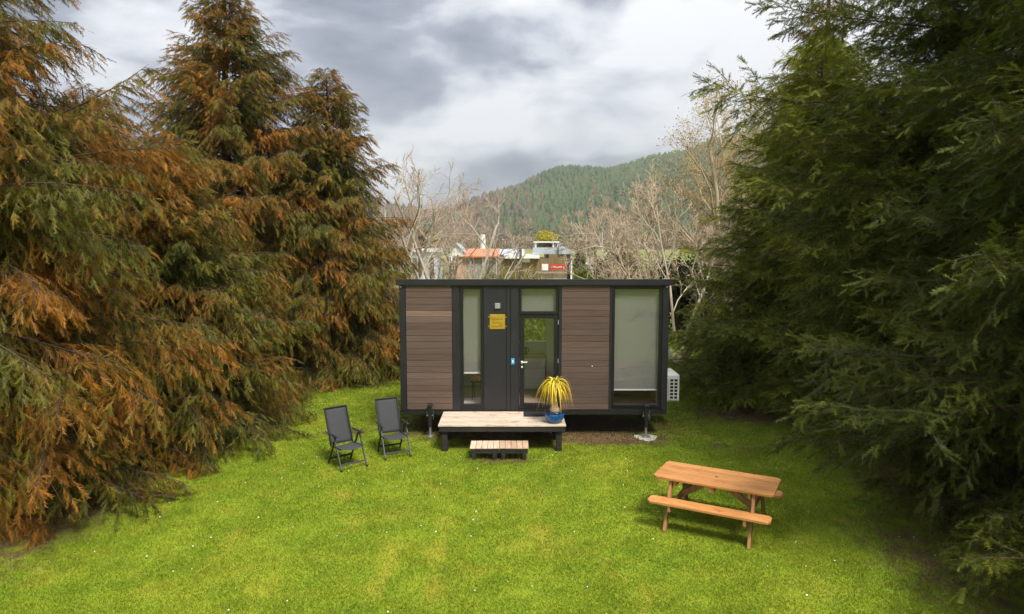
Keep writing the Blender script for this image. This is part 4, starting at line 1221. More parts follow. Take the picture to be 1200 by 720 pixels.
# heat pump on the right end wall
ac = empty('heat_pump', (3.9, 16.5, 0)); tag(ac, 'white heat pump unit on the right end wall of the cabin', 'heat pump')
AO = Vector((3.9, 16.5, 0))
x0, x1, y0, y1, z0, z1 = 3.66, 4.0, 16.05, 16.92, 0.62, 1.27
HB().box(x0, x1, y0 + 0.012, y1, z0, z1).done('casing', M['ac'], ac, bevel=0.015, piv=AO)
HB().box(x0 + 0.10, x1 - 0.04, y0 - 0.002, y0 + 0.011, z0 + 0.06, z1 - 0.09).done('vent_recess', M['dark'], ac, piv=AO)
for k in range(7):
    z = z0 + 0.06 + k * (z1 - z0 - 0.15) / 6
    HB().box(x0 + 0.10, x1 - 0.04, y0 - 0.012, y0 - 0.003, z - 0.011, z + 0.011).done('vent_slat', M['ac'], ac, piv=AO)
for x in (x0 + 0.10, (x0 + x1) / 2 + 0.03, x1 - 0.04):
    HB().box(x - 0.012, x + 0.012, y0 - 0.022, y0 - 0.0125, z0 + 0.05, z1 - 0.08).done('vent_bar', M['ac'], ac, piv=AO)
fanb = HB(); fanb.tube([(x1 + 0.001, 16.55, 0.94), (x1 + 0.014, 16.55, 0.94)], [0.25, 0.24], 28); fanb.done('fan_grille', M['grey_plastic'], ac, piv=AO)
for y in (16.2, 16.75):
    HB().box(HX1 - 0.002, x1 - 0.02, y - 0.02, y + 0.02, z0 - 0.04, z0).box(HX1 - 0.002, HX1 + 0.025, y - 0.02, y + 0.02, z0 - 0.35, z0 - 0.041).done('bracket', M['steel'], ac, piv=AO)
HB().tube([(3.72, 16.95, 0.8), (3.72, 17.05, 0.85), (3.62, 17.08, 1.0), (3.54, 17.08, 1.1)], 0.025, 8).done('pipe', M['ac'], ac, piv=AO)

# inside: kitchen drawers, stool with cushion, bed
kt = empty('kitchen_cabinet', (0.3, 17.35, 0.68)); tag(kt, 'pale kitchen drawer cabinet seen through the glass door', 'cabinet')
KO = Vector((0.3, 17.35, 0.68))
HB().box(-0.6, 0.845, 17.10, 17.60, 0.70, 1.50).done('carcass', M['drawer'], kt, piv=KO)
HB().box(-0.61, 0.852, 17.06, 17.625, 1.502, 1.545).done('benchtop', M['ply'], kt, bevel=0.004, piv=KO)
for c_ in range(2):
    for k in range(3):
        xa = -0.59 + c_ * 0.72
        HB().box(xa, xa + 0.705, 17.075, 17.097, 0.74 + k * 0.255, 0.74 + k * 0.255 + 0.243).done('drawer', M['drawer'], kt, bevel=0.004, piv=KO)
kx = empty('kettle', (0.30, 17.35, 1.545)); tag(kx, 'small dark kettle on the bench behind the door glass', 'kettle')
MB().lathe([(0.075, 0), (0.085, 0.05), (0.07, 0.17), (0.04, 0.2)], 16).build('body', M['dark'], kx, smooth=True)
MB().tube([(0.07, 0, 0.05), (0.13, 0, 0.09), (0.13, 0, 0.16), (0.06, 0, 0.18)], 0.012, 6).build('handle', M['dark'], kx)
st = empty('stool', (-0.72, 16.1, 0.68)); tag(st, 'folding stool behind the narrow left window', 'stool')
MB().box(-0.25, 0.25, -0.16, 0.16, 0.43, 0.46).build('seat', M['black_steel'], st)
for sx in (-1, 1):
    MB().bar((sx * 0.22, -0.18, 0.0), (sx * 0.22, 0.14, 0.43), 0.02, 0.02).build('leg', M['black_steel'], st)
    MB().bar((sx * 0.19, 0.18, 0.0), (sx * 0.19, -0.14, 0.43), 0.02, 0.02).build('leg', M['black_steel'], st)
cu = MB()
for i in range(9):
    pass
prof = [(-0.26, 0.0), (-0.22, 0.05), (0, 0.08), (0.22, 0.05), (0.26, 0.0), (0.22, -0.045), (0, -0.05), (-0.22, -0.045)]
cu.add([(x, y, z) for y in (-0.17, 0.17) for x, z in prof], [tuple(range(8)), tuple(range(15, 7, -1))] + [(i, i + 8, (i + 1) % 8 + 8, (i + 1) % 8) for i in range(8)])
tag(cu.build('cushion', M['cushion'], None, smooth=False, bevel=0.02, loc=(-0.72, 16.1, 1.191)), 'red and white cushion on the stool behind the narrow window', 'cushion')
tag(MB().box(-0.45, 0.45, -0.3, 0.3, 0, 0.012).build('rug', M['rug'], None, loc=(-0.85, 15.85, 0.682)), 'grey rug on the floor behind the narrow window', 'rug')
bd = empty('bed', (2.7, 16.5, 0.68)); tag(bd, 'plywood bed base behind the big right window', 'bed')
MB().box(-0.68, -0.64, -0.92, 1.0, 0, 0.42).build('side_board', M['ply'], bd)
MB().box(0.64, 0.68, -0.92, 1.0, 0, 0.42).build('side_board', M['ply'], bd)
MB().box(-0.68, 0.68, -0.92, 1.0, 0.421, 0.45).build('slat_base', M['ply'], bd)
MB().box(-0.63, 0.63, 0.0, 0.03, 0.0, 0.42).build('centre_board', M['ply'], bd)
MB().box(-0.66, 0.66, -0.9, 0.98, 0.452, 0.64).build('mattress', M['mattress'], bd, bevel=0.03)

# ------------------------------------------------------------------ deck, step, mat, pot
dk = empty('deck', (-0.2, 14.65, 0)); tag(dk, 'low timber deck with black legs in front of the cabin door', 'deck')
NB = 6; DX0, DX1, DY0, DY1, DZ = -1.56, 1.14, 14.06, 15.26, 0.58
bwid = (DY1 - DY0) / NB
joints = [None, 0.35, None, -0.4, None, 0.15]
for k in range(NB):
    yc = DY0 + (k + 0.5) * bwid - 14.65
    xs = [DX0, DX1] if joints[k] is None else [DX0, joints[k], DX1]
    for a, b_ in zip(xs[:-1], xs[1:]):
        wv = random.uniform(-0.002, 0.003)
        pl = MB().cbox((0, 0, 0), (b_ - a - 0.004, bwid - 0.014, 0.03)).mesh('plank', bevel=0.003)
        link('plank', pl, M['deck'], dk, ((a + b_) / 2 + 0.2, yc, DZ - 0.015 + wv))
def deck_bar(name, x0, x1, y0, y1, z0, z1, **kw):
    return MB().box(x0 + 0.2, x1 + 0.2, y0 - 14.65, y1 - 14.65, z0, z1).build(name, M['black_timber'], dk, bevel=0.005, **kw)
deck_bar('rim_joist', DX0 + 0.02, DX1 - 0.02, DY0 + 0.02, DY0 + 0.065, DZ - 0.145, DZ - 0.033)
deck_bar('rim_joist', DX0 + 0.02, DX1 - 0.02, DY1 - 0.065, DY1 - 0.02, DZ - 0.145, DZ - 0.033)
for x in (DX0 + 0.02, -0.65, 0.25, DX1 - 0.065):
    deck_bar('joist', x, x + 0.045, DY0 + 0.067, DY1 - 0.067, DZ - 0.14, DZ - 0.034)
for x0 in (DX0 + 0.075, DX1 - 0.205):
    for y0 in (DY0 + 0.068, DY1 - 0.21):
        deck_bar('post', x0, x0 + 0.12, y0, y0 + 0.12, 0.10, DZ - 0.034)
        deck_bar('foot', x0 - 0.01 + 0.005, x0 + 0.13 - 0.005, y0 - 0.008, y0 + 0.128, -0.03, 0.098)
deck_bar('brace', DX0 + 0.20, DX0 + 0.245, DY0 + 0.20, DY1 - 0.22, 0.2, 0.29)
deck_bar('brace', DX1 - 0.25, DX1 - 0.205 - 0.002, DY0 + 0.20, DY1 - 0.22, 0.2, 0.29)

sp_ = empty('step', (-0.26, 13.78, 0)); tag(sp_, 'small slatted timber step on black legs in front of the deck', 'step')
NS = 10; SX, SY = 1.20, 0.52
bm_ = MB().cbox((0, 0, 0), (SX / NS - 0.007, SY, 0.022)).mesh('slat', bevel=0.003); bm_.materials.append(M['step'])
for k in range(NS):
    o = link('slat', bm_, None, sp_, (-SX / 2 + (k + 0.5) * SX / NS, random.uniform(-0.004, 0.004), 0.25 + random.uniform(-0.002, 0.002)))
    s = 1.06 if k < 5 else 0.82
    o.color = (s, s * (1.0 if k < 5 else 0.93), s * (1.0 if k < 5 else 0.84), 1)
for y0 in (-SY / 2 + 0.015, SY / 2 - 0.06):
    for x0, x1 in ((-SX / 2 + 0.02, -0.004), (0.004, SX / 2 - 0.02)):
        MB().box(x0, x1, y0, y0 + 0.045, 0.135, 0.236).build('rail', M['black_timber'], sp_, bevel=0.004)
    for x0 in (-SX / 2 + 0.05, -0.13, 0.05, SX / 2 - 0.12):
        MB().box(x0, x0 + 0.075, y0 - 0.004, y0 + 0.05, -0.02, 0.133).build('leg', M['black_timber'], sp_, bevel=0.004)

tag(MB().box(-0.30, 0.30, -0.19, 0.19, 0, 0.014).build('doormat', M['mat'], None, bevel=0.004, loc=(0.56, 14.98, DZ + 0.006)), 'black doormat on the deck below the glass door', 'doormat')

pt = empty('flower_pot', (0.91, 14.32, DZ + 0.005)); tag(pt, 'glazed blue round pot on the right front corner of the deck', 'pot')
MB().lathe([(0.0, 0.0), (0.13, 0.0), (0.15, 0.012), (0.195, 0.09), (0.212, 0.17), (0.205, 0.225), (0.19, 0.225), (0.18, 0.19), (0.0, 0.185)], 36).build('bowl', M['glaze'], pt, smooth=True)
MB().lathe([(0.186, 0.215), (0.21, 0.215), (0.222, 0.228), (0.215, 0.245), (0.19, 0.245), (0.184, 0.232)], 36).build('rim', M['glaze_rim'], pt, smooth=True)
MB().lathe([(0.0, 0.18), (0.184, 0.2), (0.12, 0.222), (0.0, 0.228)], 24).build('soil', M['soil'], pt, smooth=True)
pm = empty('ponytail_palm', (0.91, 14.32, DZ + 0.225)); tag(pm, 'yellow-leaved ponytail palm with swollen bulb, growing in the blue pot', 'plant')
MB().lathe([(0.10, -0.01), (0.115, 0.03), (0.10, 0.08), (0.06, 0.13), (0.038, 0.2), (0.032, 0.45), (0.04, 0.62), (0.0, 0.64)], 18).build('trunk', M['caudex'], pm, smooth=True)
rng = random.Random(21)
leaf_mes = []
for v in range(14):
    b = MB(); L = rng.uniform(0.7, 1.05); up = rng.uniform(0.3, 1.5); w0 = rng.uniform(0.006, 0.011); turn = rng.uniform(0.4, 0.7) if v % 3 else rng.uniform(0.8, 1.1); L *= 1.0 if v % 3 else 0.72
    n = 10; x = z = 0.0; pts = []
    for i in range(n + 1):
        pts.append((x, z))
        t = i / n
        a = up - (up + R(80)) * min(1, t / turn) ** 0.8
        x += math.cos(a) * L / n; z += math.sin(a) * L / n
    vv = []
    for i, (x, z) in enumerate(pts):
        ww = w0 * (1 - (i / n) ** 2.2) + 0.001
        vv += [(x, -ww, z + ww * 0.35), (x, 0, z), (x, ww, z + ww * 0.35)]
    ff = []
    for i in range(n):
        q = i * 3
        ff += [(q, q + 1, q + 4, q + 3), (q + 1, q + 2, q + 5, q + 4)]
    me = b.add(vv, ff).mesh('leaf', smooth=True); me.materials.append(M['palm_leaf']); leaf_mes.append(me)
for i in range(200):
    o = link('leaf', leaf_mes[i % 14], None, pm, (0, 0, 0.54 + 0.07 * rng.random()))
    o.rotation_euler = (rng.gauss(0, 0.1), rng.gauss(0, 0.08), i * 2.39996 + rng.gauss(0, 0.2))
    s = rng.uniform(0.66, 0.95); o.scale = (s * 0.86, s, s)


# ------------------------------------------------------------------ folding chairs
def chair(loc, rz, label):
    c = empty('garden_chair', loc, rz); tag(c, label, 'chair', 'folding garden chairs on the lawn')
    hw = 0.27
    for s in (-1, 1):
        x = s * hw
        MB().bar((x, -0.32, 0), (x, -0.02, 0.64), 0.024, 0.036, (0, 1, 0)).build('leg', M['alu'], c, bevel=0.004)
        MB().bar((x - s * 0.03, 0.33, 0), (x - s * 0.03, -0.04, 0.64), 0.024, 0.036, (0, 1, 0)).build('leg', M['alu_dark'], c, bevel=0.004)
        MB().box(x - 0.028, x + 0.028, -0.17, 0.27, 0.642, 0.664).build('armrest', M['alu_dark'], c, bevel=0.007)
        MB().bar((x - s * 0.04, -0.26, 0.425), (x - s * 0.04, 0.22, 0.385), 0.02, 0.032).build('seat_rail', M['alu'], c)
        MB().tube([(x - s * 0.06, -0.24, 0.41), (x + s * 0.016, -0.10, 0.45)], 0.012, 8).build('bolt', M['alu_dark'], c)
        for y, z in ((-0.32, 0.0), ):
            MB().cbox((x, y, 0.02), (0.034, 0.046, 0.04)).build('foot', M['alu_dark'], c)
    MB().bar((-hw + 0.012, -0.265, 0.12), (hw - 0.012, -0.265, 0.12), 0.022, 0.03).build('crossbar', M['alu'], c)
    MB().bar((-hw + 0.05, 0.255, 0.13), (hw - 0.05, 0.255, 0.13), 0.022, 0.03).build('crossbar', M['alu_dark'], c)
    # backrest: two rails, top rail and the sling between them
    b0, b1 = Vector((0, 0.20, 0.40)), Vector((0, 0.47, 1.10))
    bf = MB()
    for s in (-1, 1):
        bf.bar(b0 + Vector((s * 0.235, 0, 0)), b1 + Vector((s * 0.235, 0, 0)), 0.022, 0.034)
    bf.bar(b1 + Vector((-0.246, 0, -0.01)), b1 + Vector((0.246, 0, -0.01)), 0.03, 0.034)
    back = bf.build('back_frame', M['alu_dark'], c, bevel=0.004)
    n, v, f = 10, [], []
    nrm = (b1 - b0).cross(Vector((1, 0, 0))).normalized()
    for i in range(n + 1):
        p = b0 + (b1 - b0) * (0.02 + 0.96 * i / n)
        sag = 0.018 * math.sin(math.pi * i / n)
        for j in range(7):
            u = -1 + j / 3
            v.append(p + Vector((0.224 * u, 0, 0)) - nrm * (-0.008 + sag * (1 - u * u)))
    for i in range(n):
        for j in range(6): f.append((i * 7 + j, i * 7 + j + 1, i * 7 + j + 8, i * 7 + j + 7))
    o = MB().add(v, f).build('back_sling', M['sling'], c, smooth=True)
    sm = o.modifiers.new('thick', 'SOLIDIFY'); sm.thickness = 0.006
    v, f = [], []
    for i in range(n + 1):
        t = i / n; y = -0.27 + 0.50 * t; z = 0.425 - 0.045 * t
        for j in range(7):
            u = -1 + j / 3
            v.append((0.222 * u, y - 0.015 * (1 - u * u) * (i == 0), z - (0.035 - 0.012 * t) * (1 - u * u)))
    for i in range(n):
        for j in range(6): f.append((i * 7 + j, i * 7 + j + 1, i * 7 + j + 8, i * 7 + j + 7))
    o = MB().add(v, f).build('seat_sling', M['sling'], c, smooth=True)
    sm = o.modifiers.new('thick', 'SOLIDIFY'); sm.thickness = 0.006
    return c


chair((-3.28, 13.22, 0), R(40), 'grey folding sling chair nearer the left trees')
chair((-2.48, 13.94, 0), R(27), 'grey folding sling chair nearer the cabin and deck')

# ------------------------------------------------------------------ picnic table
tb = empty('picnic_table', (3.20, 10.38, 0), R(-29)); tag(tb, 'orange oiled timber picnic table with attached benches on the lawn', 'picnic table')
TL, TW, TZ = 1.80, 0.84, 0.76
nb_ = 5; pw = TW / nb_
for k in range(nb_):
    y0 = -TW / 2 + k * pw + 0.002; y1 = y0 + pw - 0.004
    hl = TL / 2; ch = 0.055
    if k == 0: pts = [(-hl + ch, y0), (hl - ch, y0), (hl, y0 + ch), (hl, y1), (-hl, y1), (-hl, y0 + ch)]
    elif k == nb_ - 1: pts = [(-hl, y0), (hl, y0), (hl, y1 - ch), (hl - ch, y1), (-hl + ch, y1), (-hl, y1 - ch)]
    else: pts = [(-hl, y0), (hl, y0), (hl, y1), (-hl, y1)]
    yc = (y0 + y1) / 2
    MB().prism([(x, y - yc) for x, y in pts], -0.02, 0.02).build('table_plank', M['table'], tb, bevel=0.005, loc=(0, yc, TZ - 0.02))
MB().tube([(0, 0, TZ - 0.002), (0, 0, TZ + 0.003)], 0.022, 14).build('umbrella_hole_disc', M['hole'], tb)  # dark disc paints the shaded umbrella hole onto the tabletop
for s in (-1, 1):
    yc = s * 0.575; hl = TL / 2; hw = 0.135; ch = 0.05
    out = s
    pts = [(-hl + ch, -hw), (hl - ch, -hw), (hl, -hw + ch), (hl, hw - ch), (hl - ch, hw), (-hl + ch, hw), (-hl, hw - ch), (-hl, -hw + ch)]
    MB().prism(pts, -0.02, 0.02).build('bench', M['table'], tb, bevel=0.005, loc=(0, yc, 0.44))
for s in (-1, 1):
    x = s * 0.62
    for t in (-1, 1):
        MB().bar((x, t * 0.66, -0.01), (x, t * 0.30, TZ - 0.042), 0.045, 0.095, (0, 1, 0)).build('leg', M['table_leg'], tb, bevel=0.004)
    MB().box(x - s * 0.0225 - s * 0.045 - 0.0225, x - s * 0.045 - s * 0.0225 + 0.0225, -0.70, 0.70, 0.325, 0.418).build('bench_bearer', M['table_leg'], tb, bevel=0.004)
    MB().box(x - s * 0.045 - s * 0.0225 - 0.0225, x - s * 0.045 - s * 0.0225 + 0.0225, -0.38, 0.38, TZ - 0.13, TZ - 0.042).build('top_bearer', M['table_leg'], tb, bevel=0.004)
    MB().bar((x - s * 0.095, 0, 0.40), (s * 0.06, 0, TZ - 0.07), 0.045, 0.09).build('brace', M['table_leg'], tb, bevel=0.004)
MB().box(-0.045, 0.045, -0.40, 0.40, TZ - 0.125, TZ - 0.042).build('centre_cleat', M['table_leg'], tb, bevel=0.004)

# ------------------------------------------------------------------ posts and buildings behind the cabin
PG = 'tall timber posts behind the cabin'
for (px, ty, Y, r, lab) in ((492, 289, 27, 0.075, 'thick dark timber post nearest the left trees, behind the roof'), (610, 286, 28, 0.055, 'slim weathered timber post rising behind the middle of the roof'),
                            (697.5, 288, 28, 0.055, 'dark timber post rising behind the right half of the roof')):
    p = at(px, ty, Y)
    tag(MB().tube([(0, 0, -0.2), (0.01, 0, p.z * 0.5), (0, 0, p.z - 0.02), (0, 0, p.z)], [r * 1.08, r, r * 0.95, r * 0.8], 12).build('timber_post', M['post'], None, smooth=False, loc=(p.x, Y, 0)), lab, 'post', PG)


def xz(px0, px1, ty, Y):
    a, b = at(px0, ty, Y), at(px1, ty, Y)
    return a.x, b.x, a.z


def boards(parent, x0, x1, y, z0, z1, pitch, material, o):
    n = max(1, int(round((x1 - x0) / pitch))); w_ = (x1 - x0) / n
    me = MB().cbox((0, 0, 0), (w_ * 0.93, 0.03, z1 - z0)).mesh('board'); me.materials.append(material)
    for k in range(n):
        link('board', me, None, parent, (x0 + (k + 0.5) * w_ - o.x, y - 0.02 - o.y + random.uniform(-0.004, 0.004), (z0 + z1) / 2))


# pale blue shed
Y = 60
x0, x1, zt = xz(482, 512, 292, Y); o_ = Vector(((x0 + x1) / 2, Y + 2, 0))
s1 = empty('shed', o_); tag(s1, 'pale blue flat-roofed shed behind the left bare trees', 'shed')
HB().box(x0, x1, Y, Y + 4, 0, zt - 0.25).done('wall', M['pale_blue'], s1, piv=o_)
HB().box(x0 - 0.15, x1 + 0.2, Y - 0.25, Y + 4.2, zt - 0.25, zt).done('roof', M['white'], s1, piv=o_)
a, b_, _ = xz(483.5, 489, 300, Y)
dr = HB().box(a, b_, Y - 0.05, Y - 0.005, 0.15, zt - 0.75).done('door', M['post'], s1, piv=o_)
a, b_, _ = xz(503, 509, 300, Y)
wd = HB().box(a, b_, Y - 0.05, Y - 0.005, 1.3, zt - 0.7).done('window', M['car_glass'], s1, piv=o_)
HB().box(a - 0.06, a, Y - 0.07, Y - 0.004, 1.24, zt - 0.64).box(b_, b_ + 0.06, Y - 0.07, Y - 0.004, 1.24, zt - 0.64).done('frame', M['white'], wd, piv=o_)

# pale gabled house far left
Y = 95
x0, x1, zt = xz(524, 545, 287, Y); o_ = Vector(((x0 + x1) / 2, Y + 3, 0))
s2 = empty('house', o_); tag(s2, 'small white gabled house with grey roof, far behind the bare branches', 'house')
ze = zt - 1.3; xm = (x0 + x1) / 2
HB().add([(x0, Y, 0), (x1, Y, 0), (x1, Y, ze), (xm, Y, zt), (x0, Y, ze), (x0, Y + 6, 0), (x1, Y + 6, 0), (x1, Y + 6, ze), (xm, Y + 6, zt), (x0, Y + 6, ze)],
         [(0, 1, 2, 3, 4), (9, 8, 7, 6, 5), (1, 6, 7, 2), (5, 0, 4, 9)]).done('wall', M['white'], s2, piv=o_)
HB().add([(x0 - .3, Y - .3, ze - .2), (xm, Y - .3, zt + .12), (xm, Y + 6.3, zt + .12), (x0 - .3, Y + 6.3, ze - .2), (x0 - .3, Y - .3, ze - .05), (xm, Y - .3, zt + .27), (xm, Y + 6.3, zt + .27), (x0 - .3, Y + 6.3, ze - .05)],
         [(0, 3, 2, 1), (4, 5, 6, 7), (0, 1, 5, 4), (3, 7, 6, 2), (0, 4, 7, 3)]).done('roof', M['blue_grey_roof'], s2, piv=o_)
HB().add([(x1 + .3, Y - .3, ze - .2), (xm, Y - .3, zt + .12), (xm, Y + 6.3, zt + .12), (x1 + .3, Y + 6.3, ze - .2), (x1 + .3, Y - .3, ze - .05), (xm, Y - .3, zt + .27), (xm, Y + 6.3, zt + .27), (x1 + .3, Y + 6.3, ze - .05)],
         [(0, 1, 2, 3), (7, 6, 5, 4), (0, 4, 5, 1), (3, 2, 6, 7), (0, 3, 7, 4)]).done('roof', M['blue_grey_roof'], s2, piv=o_)
HB().box(xm - .5, xm + .5, Y - .06, Y - .01, 1.2, 2.4).done('window', M['car_glass'], s2, piv=o_)

# orange-roofed barn with grey boards
Y = 56
x0, x1, zt = xz(532, 583, 294, Y); o_ = Vector(((x0 + x1) / 2, Y + 2.5, 0))
s3 = empty('barn', o_); tag(s3, 'orange-roofed barn with grey vertical boards behind the cabin', 'barn')
xa = at(547, 300, Y).x
zr = at(560, 300, Y).z
HB().box(x0, xa - 0.002, Y, Y + 5, 0, zr - 0.1).done('wall', M['pink_wall'], s3, piv=o_)
HB().box(x0 - 0.1, xa - 0.21, Y - 0.15, Y + 5, zr - 0.1, zr).done('roof', M['pink_wall'], s3, piv=o_)
HB().box(xa, x1, Y, Y + 5, 0, zr - 0.1).done('wall', M['post'], s3, piv=o_)
boards(s3, xa + 0.03, x1, Y, 0.05, zr - 0.12, 0.22, M['grey_board'], o_)
HB().add([(xa - .2, Y - .4, zr - .12), (x1 + .15, Y - .4, zr - .12), (x1 + .15, Y + 3.0, zt + .05), (xa - .2, Y + 3.0, zt + .05), (xa - .2, Y - .4, zr), (x1 + .15, Y - .4, zr), (x1 + .15, Y + 3.0, zt + .15), (xa - .2, Y + 3.0, zt + .15)],
         [(0, 3, 2, 1), (4, 5, 6, 7), (0, 1, 5, 4), (1, 2, 6, 5), (2, 3, 7, 6), (3, 0, 4, 7)]).done('roof', M['orange_roof'], s3, piv=o_)
for px in (566, 582):
    xw = at(px, 310, Y).x
    HB().box(xw - 0.05, xw + 0.05, Y - 0.1, Y - 0.04, 0, zr - 0.15).done('corner_board', M['white'], s3, piv=o_)
# white silo / flue
p0 = at(562.5, 275, 75); p1 = at(569, 275, 75)
fl = MB().tube([(0, 0, 0), (0, 0, p0.z - 0.5), (0, 0, p0.z - 0.3), (0, 0, p0.z)], [(p1.x - p0.x) / 2, (p1.x - p0.x) / 2, (p1.x - p0.x) / 2.4, (p1.x - p0.x) / 3], 16).build('water_tank', M['white'], None, loc=((p0.x + p1.x) / 2, 75, 0))
tag(fl, 'slim white tank standing above the orange roof', 'tank')

# brown boarded house with flat white roof, roof deck and signs
Y = 57
x0, x1, _ = xz(584, 671, 300, Y); o_ = Vector(((x0 + x1) / 2, Y + 3, 0))
s4 = empty('house', o_); tag(s4, 'brown boarded house with flat white roof and white roof deck', 'house')
zA = at(600, 303, Y).z; zB = at(650, 298, Y).z
xb = at(643, 300, Y).x; xc = at(664.5, 300, Y).x
HB().box(x0, xb, Y, Y + 6, 0, zA).done('wall', M['post'], s4, piv=o_)
HB().box(xb, x1, Y, Y + 6, 0, zB).done('wall', M['post'], s4, piv=o_)
boards(s4, x0 + 0.02, xb - 0.02, Y, 0.05, zA - 0.02, 0.2, M['brown_board'], o_)
boards(s4, xb + 0.02, xc, Y, 0.05, zB - 0.02, 0.2, M['brown_board'], o_)
xr0, xr1 = at(591, 300, Y).x, at(632, 300, Y).x
HB().box(xr0, xr1, Y - 0.5, Y + 5.5, zA + 0.002, zA + 0.28).done('roof', M['white'], s4, piv=o_)
a, b_, _ = xz(612, 621, 300, Y)
HB().box(a, b_, Y - 0.10, Y - 0.04, zA - 0.32, zA - 0.02).done('sign_board', M['white'], s4, piv=o_)
xd0, xd1 = at(628, 300, Y).x, at(654, 300, Y).x
zt = at(640, 283, Y).z
dkk = HB()
for x in (xd0, at(648.5, 300, Y).x, xd1):
    HB().box(x - 0.06, x + 0.06, Y + 0.3, Y + 0.42, zB, zt - 0.12).done('deck_post', M['white'], s4, piv=o_)
    HB().box(x - 0.06, x + 0.06, Y + 3.0, Y + 3.12, zB, zt - 0.12).done('deck_post', M['white'], s4, piv=o_)
HB().box(xd0 - 0.12, xd1 + 0.12, Y + 0.2, Y + 3.3, zt - 0.12, zt).done('deck_canopy', M['white'], s4, piv=o_)
HB().box(xd0 + 0.06, xd1 - 0.06, Y + 2.9, Y + 2.98, zB, zt - 0.12).done('deck_screen', M['grey_board'], s4, piv=o_)
HB().box(xd0 - 0.25, xd1, Y + 0.22, Y + 0.27, zB + 0.005, zB + 0.55).done('balustrade', M['blue_grey_roof'], s4, piv=o_)
# right lean-to roof
zl0, zl1 = at(658, 286, Y).z, at(671, 296, Y).z
xl0 = at(655, 290, Y).x
HB().add([(xl0, Y - .2, zB + .01), (x1 + .15, Y - .2, zl1 - .15), (x1 + .15, Y + 5, zl1 - .15), (xl0, Y + 5, zB + .01), (xl0, Y - .2, zl0), (x1 + .15, Y - .2, zl1), (x1 + .15, Y + 5, zl1), (xl0, Y + 5, zl0)],
         [(0, 3, 2, 1), (4, 5, 6, 7), (0, 1, 5, 4), (1, 2, 6, 5), (2, 3, 7, 6), (3, 0, 4, 7)]).done('roof', M['blue_grey_roof'], s4, piv=o_)
a, b_, _ = xz(665, 668, 310, Y)
HB().box(a, b_, Y - 0.06, Y - 0.005, 0.1, at(660, 308, Y).z).done('door', M['car_glass'], s4, piv=o_)
a, b_, _ = xz(668.6, 670.4, 310, Y)
HB().box(a, b_, Y - 0.1, Y - 0.01, 0, zl1 - 0.16).done('corner_post', M['white'], s4, piv=o_)
# signs standing off the wall
a, b_, _ = xz(644, 663, 310, 54); z0 = at(650, 316.5, 54).z; z1 = at(650, 310, 54).z
sg = empty('sign', ((a + b_) / 2, 54, 0)); tag(sg, 'red sign board with white script on posts before the brown house', 'sign')
so = Vector(((a + b_) / 2, 54, 0))
HB().box(a, b_, 54, 54.04, z0, z1).done('board', M['red_sign'], sg, piv=so)
sq = HB(); zc = (z0 + z1) / 2
squiggle(sq, a + 0.28, b_ - 0.28, zc, 0.09, 53.99, 0.022, 6); squiggle(sq, a + 0.12, a + 0.22, zc, 0.02, 53.99, 0.02, 1); squiggle(sq, b_ - 0.22, b_ - 0.12, zc, 0.02, 53.99, 0.02, 1)
sq.done('lettering', M['white'], sg, piv=so)
for x in (a + 0.06, b_ - 0.06): HB().box(x - 0.035, x + 0.035, 54.045, 54.11, 0, z1 - 0.05).done('post', M['post'], sg, piv=so)
a, b_, _ = xz(635, 642.5, 310, 54); z0 = at(640, 317, 54).z; z1 = at(640, 309.5, 54).z
sg = empty('sign', ((a + b_) / 2, 54, 0)); tag(sg, 'small blank white sign board left of the red sign', 'sign'); so = Vector(((a + b_) / 2, 54, 0))
HB().box(a, b_, 54, 54.04, z0, z1).done('board', M['white'], sg, piv=so)
HB().box((a + b_) / 2 - 0.035, (a + b_) / 2 + 0.035, 54.045, 54.11, 0, z1 - 0.05).done('post', M['post'], sg, piv=so)
# rail fence before the signs
fx0, fx1 = at(632, 320, 50).x, at(662, 320, 50).x
fn = empty('fence', ((fx0 + fx1) / 2, 50, 0)); tag(fn, 'low dark rail fence in front of the red sign', 'fence'); so = Vector(((fx0 + fx1) / 2, 50, 0))
zt = at(650, 318, 50).z
for i in range(3):
    x = fx0 + (fx1 - fx0) * i / 2
    HB().box(x - 0.05, x + 0.05, 50, 50.1, 0, zt).done('post', M['post'], fn, piv=so)
for z in (zt - 0.1, zt - 0.55, zt - 1.0):
    HB().box(fx0 - 0.1, fx1 + 0.1, 49.95, 49.995, z - 0.06, z + 0.06).done('rail', M['grey_board'], fn, piv=so)
# pale crates behind the right post
for k, (px0, px1, ty, by, lab) in enumerate(((687, 700, 306.5, 312, 'pale bin at the bottom of the stack behind the right post'), (688.5, 699, 302.3, 306.3, 'pale bin at the top of the stack behind the right post'))):
    Y = 92
    a, b_, z1 = xz(px0, px1, ty, Y); z0 = at(px0, by, Y).z
    z0 = 0.0 if k == 0 else zprev
    cr = empty('fruit_bin', ((a + b_) / 2, Y + 0.6, z0)); tag(cr, lab, 'bin', 'stacked fruit bins'); so = Vector(((a + b_) / 2, Y + 0.6, z0))
    n = 4; hh = (z1 - z0) / n
    for i in range(n):
        HB().box(a, b_, Y, Y + 1.2, z0 + i * hh, z0 + i * hh + hh * 0.86).done('slat', M['mattress'], cr, piv=so)
    for x in (a, b_ - 0.08):
        HB().box(x, x + 0.08, Y - 0.04, Y - 0.003, z0, z1).done('corner_batten', M['white'], cr, piv=so)
    zprev = z1 + 0.0

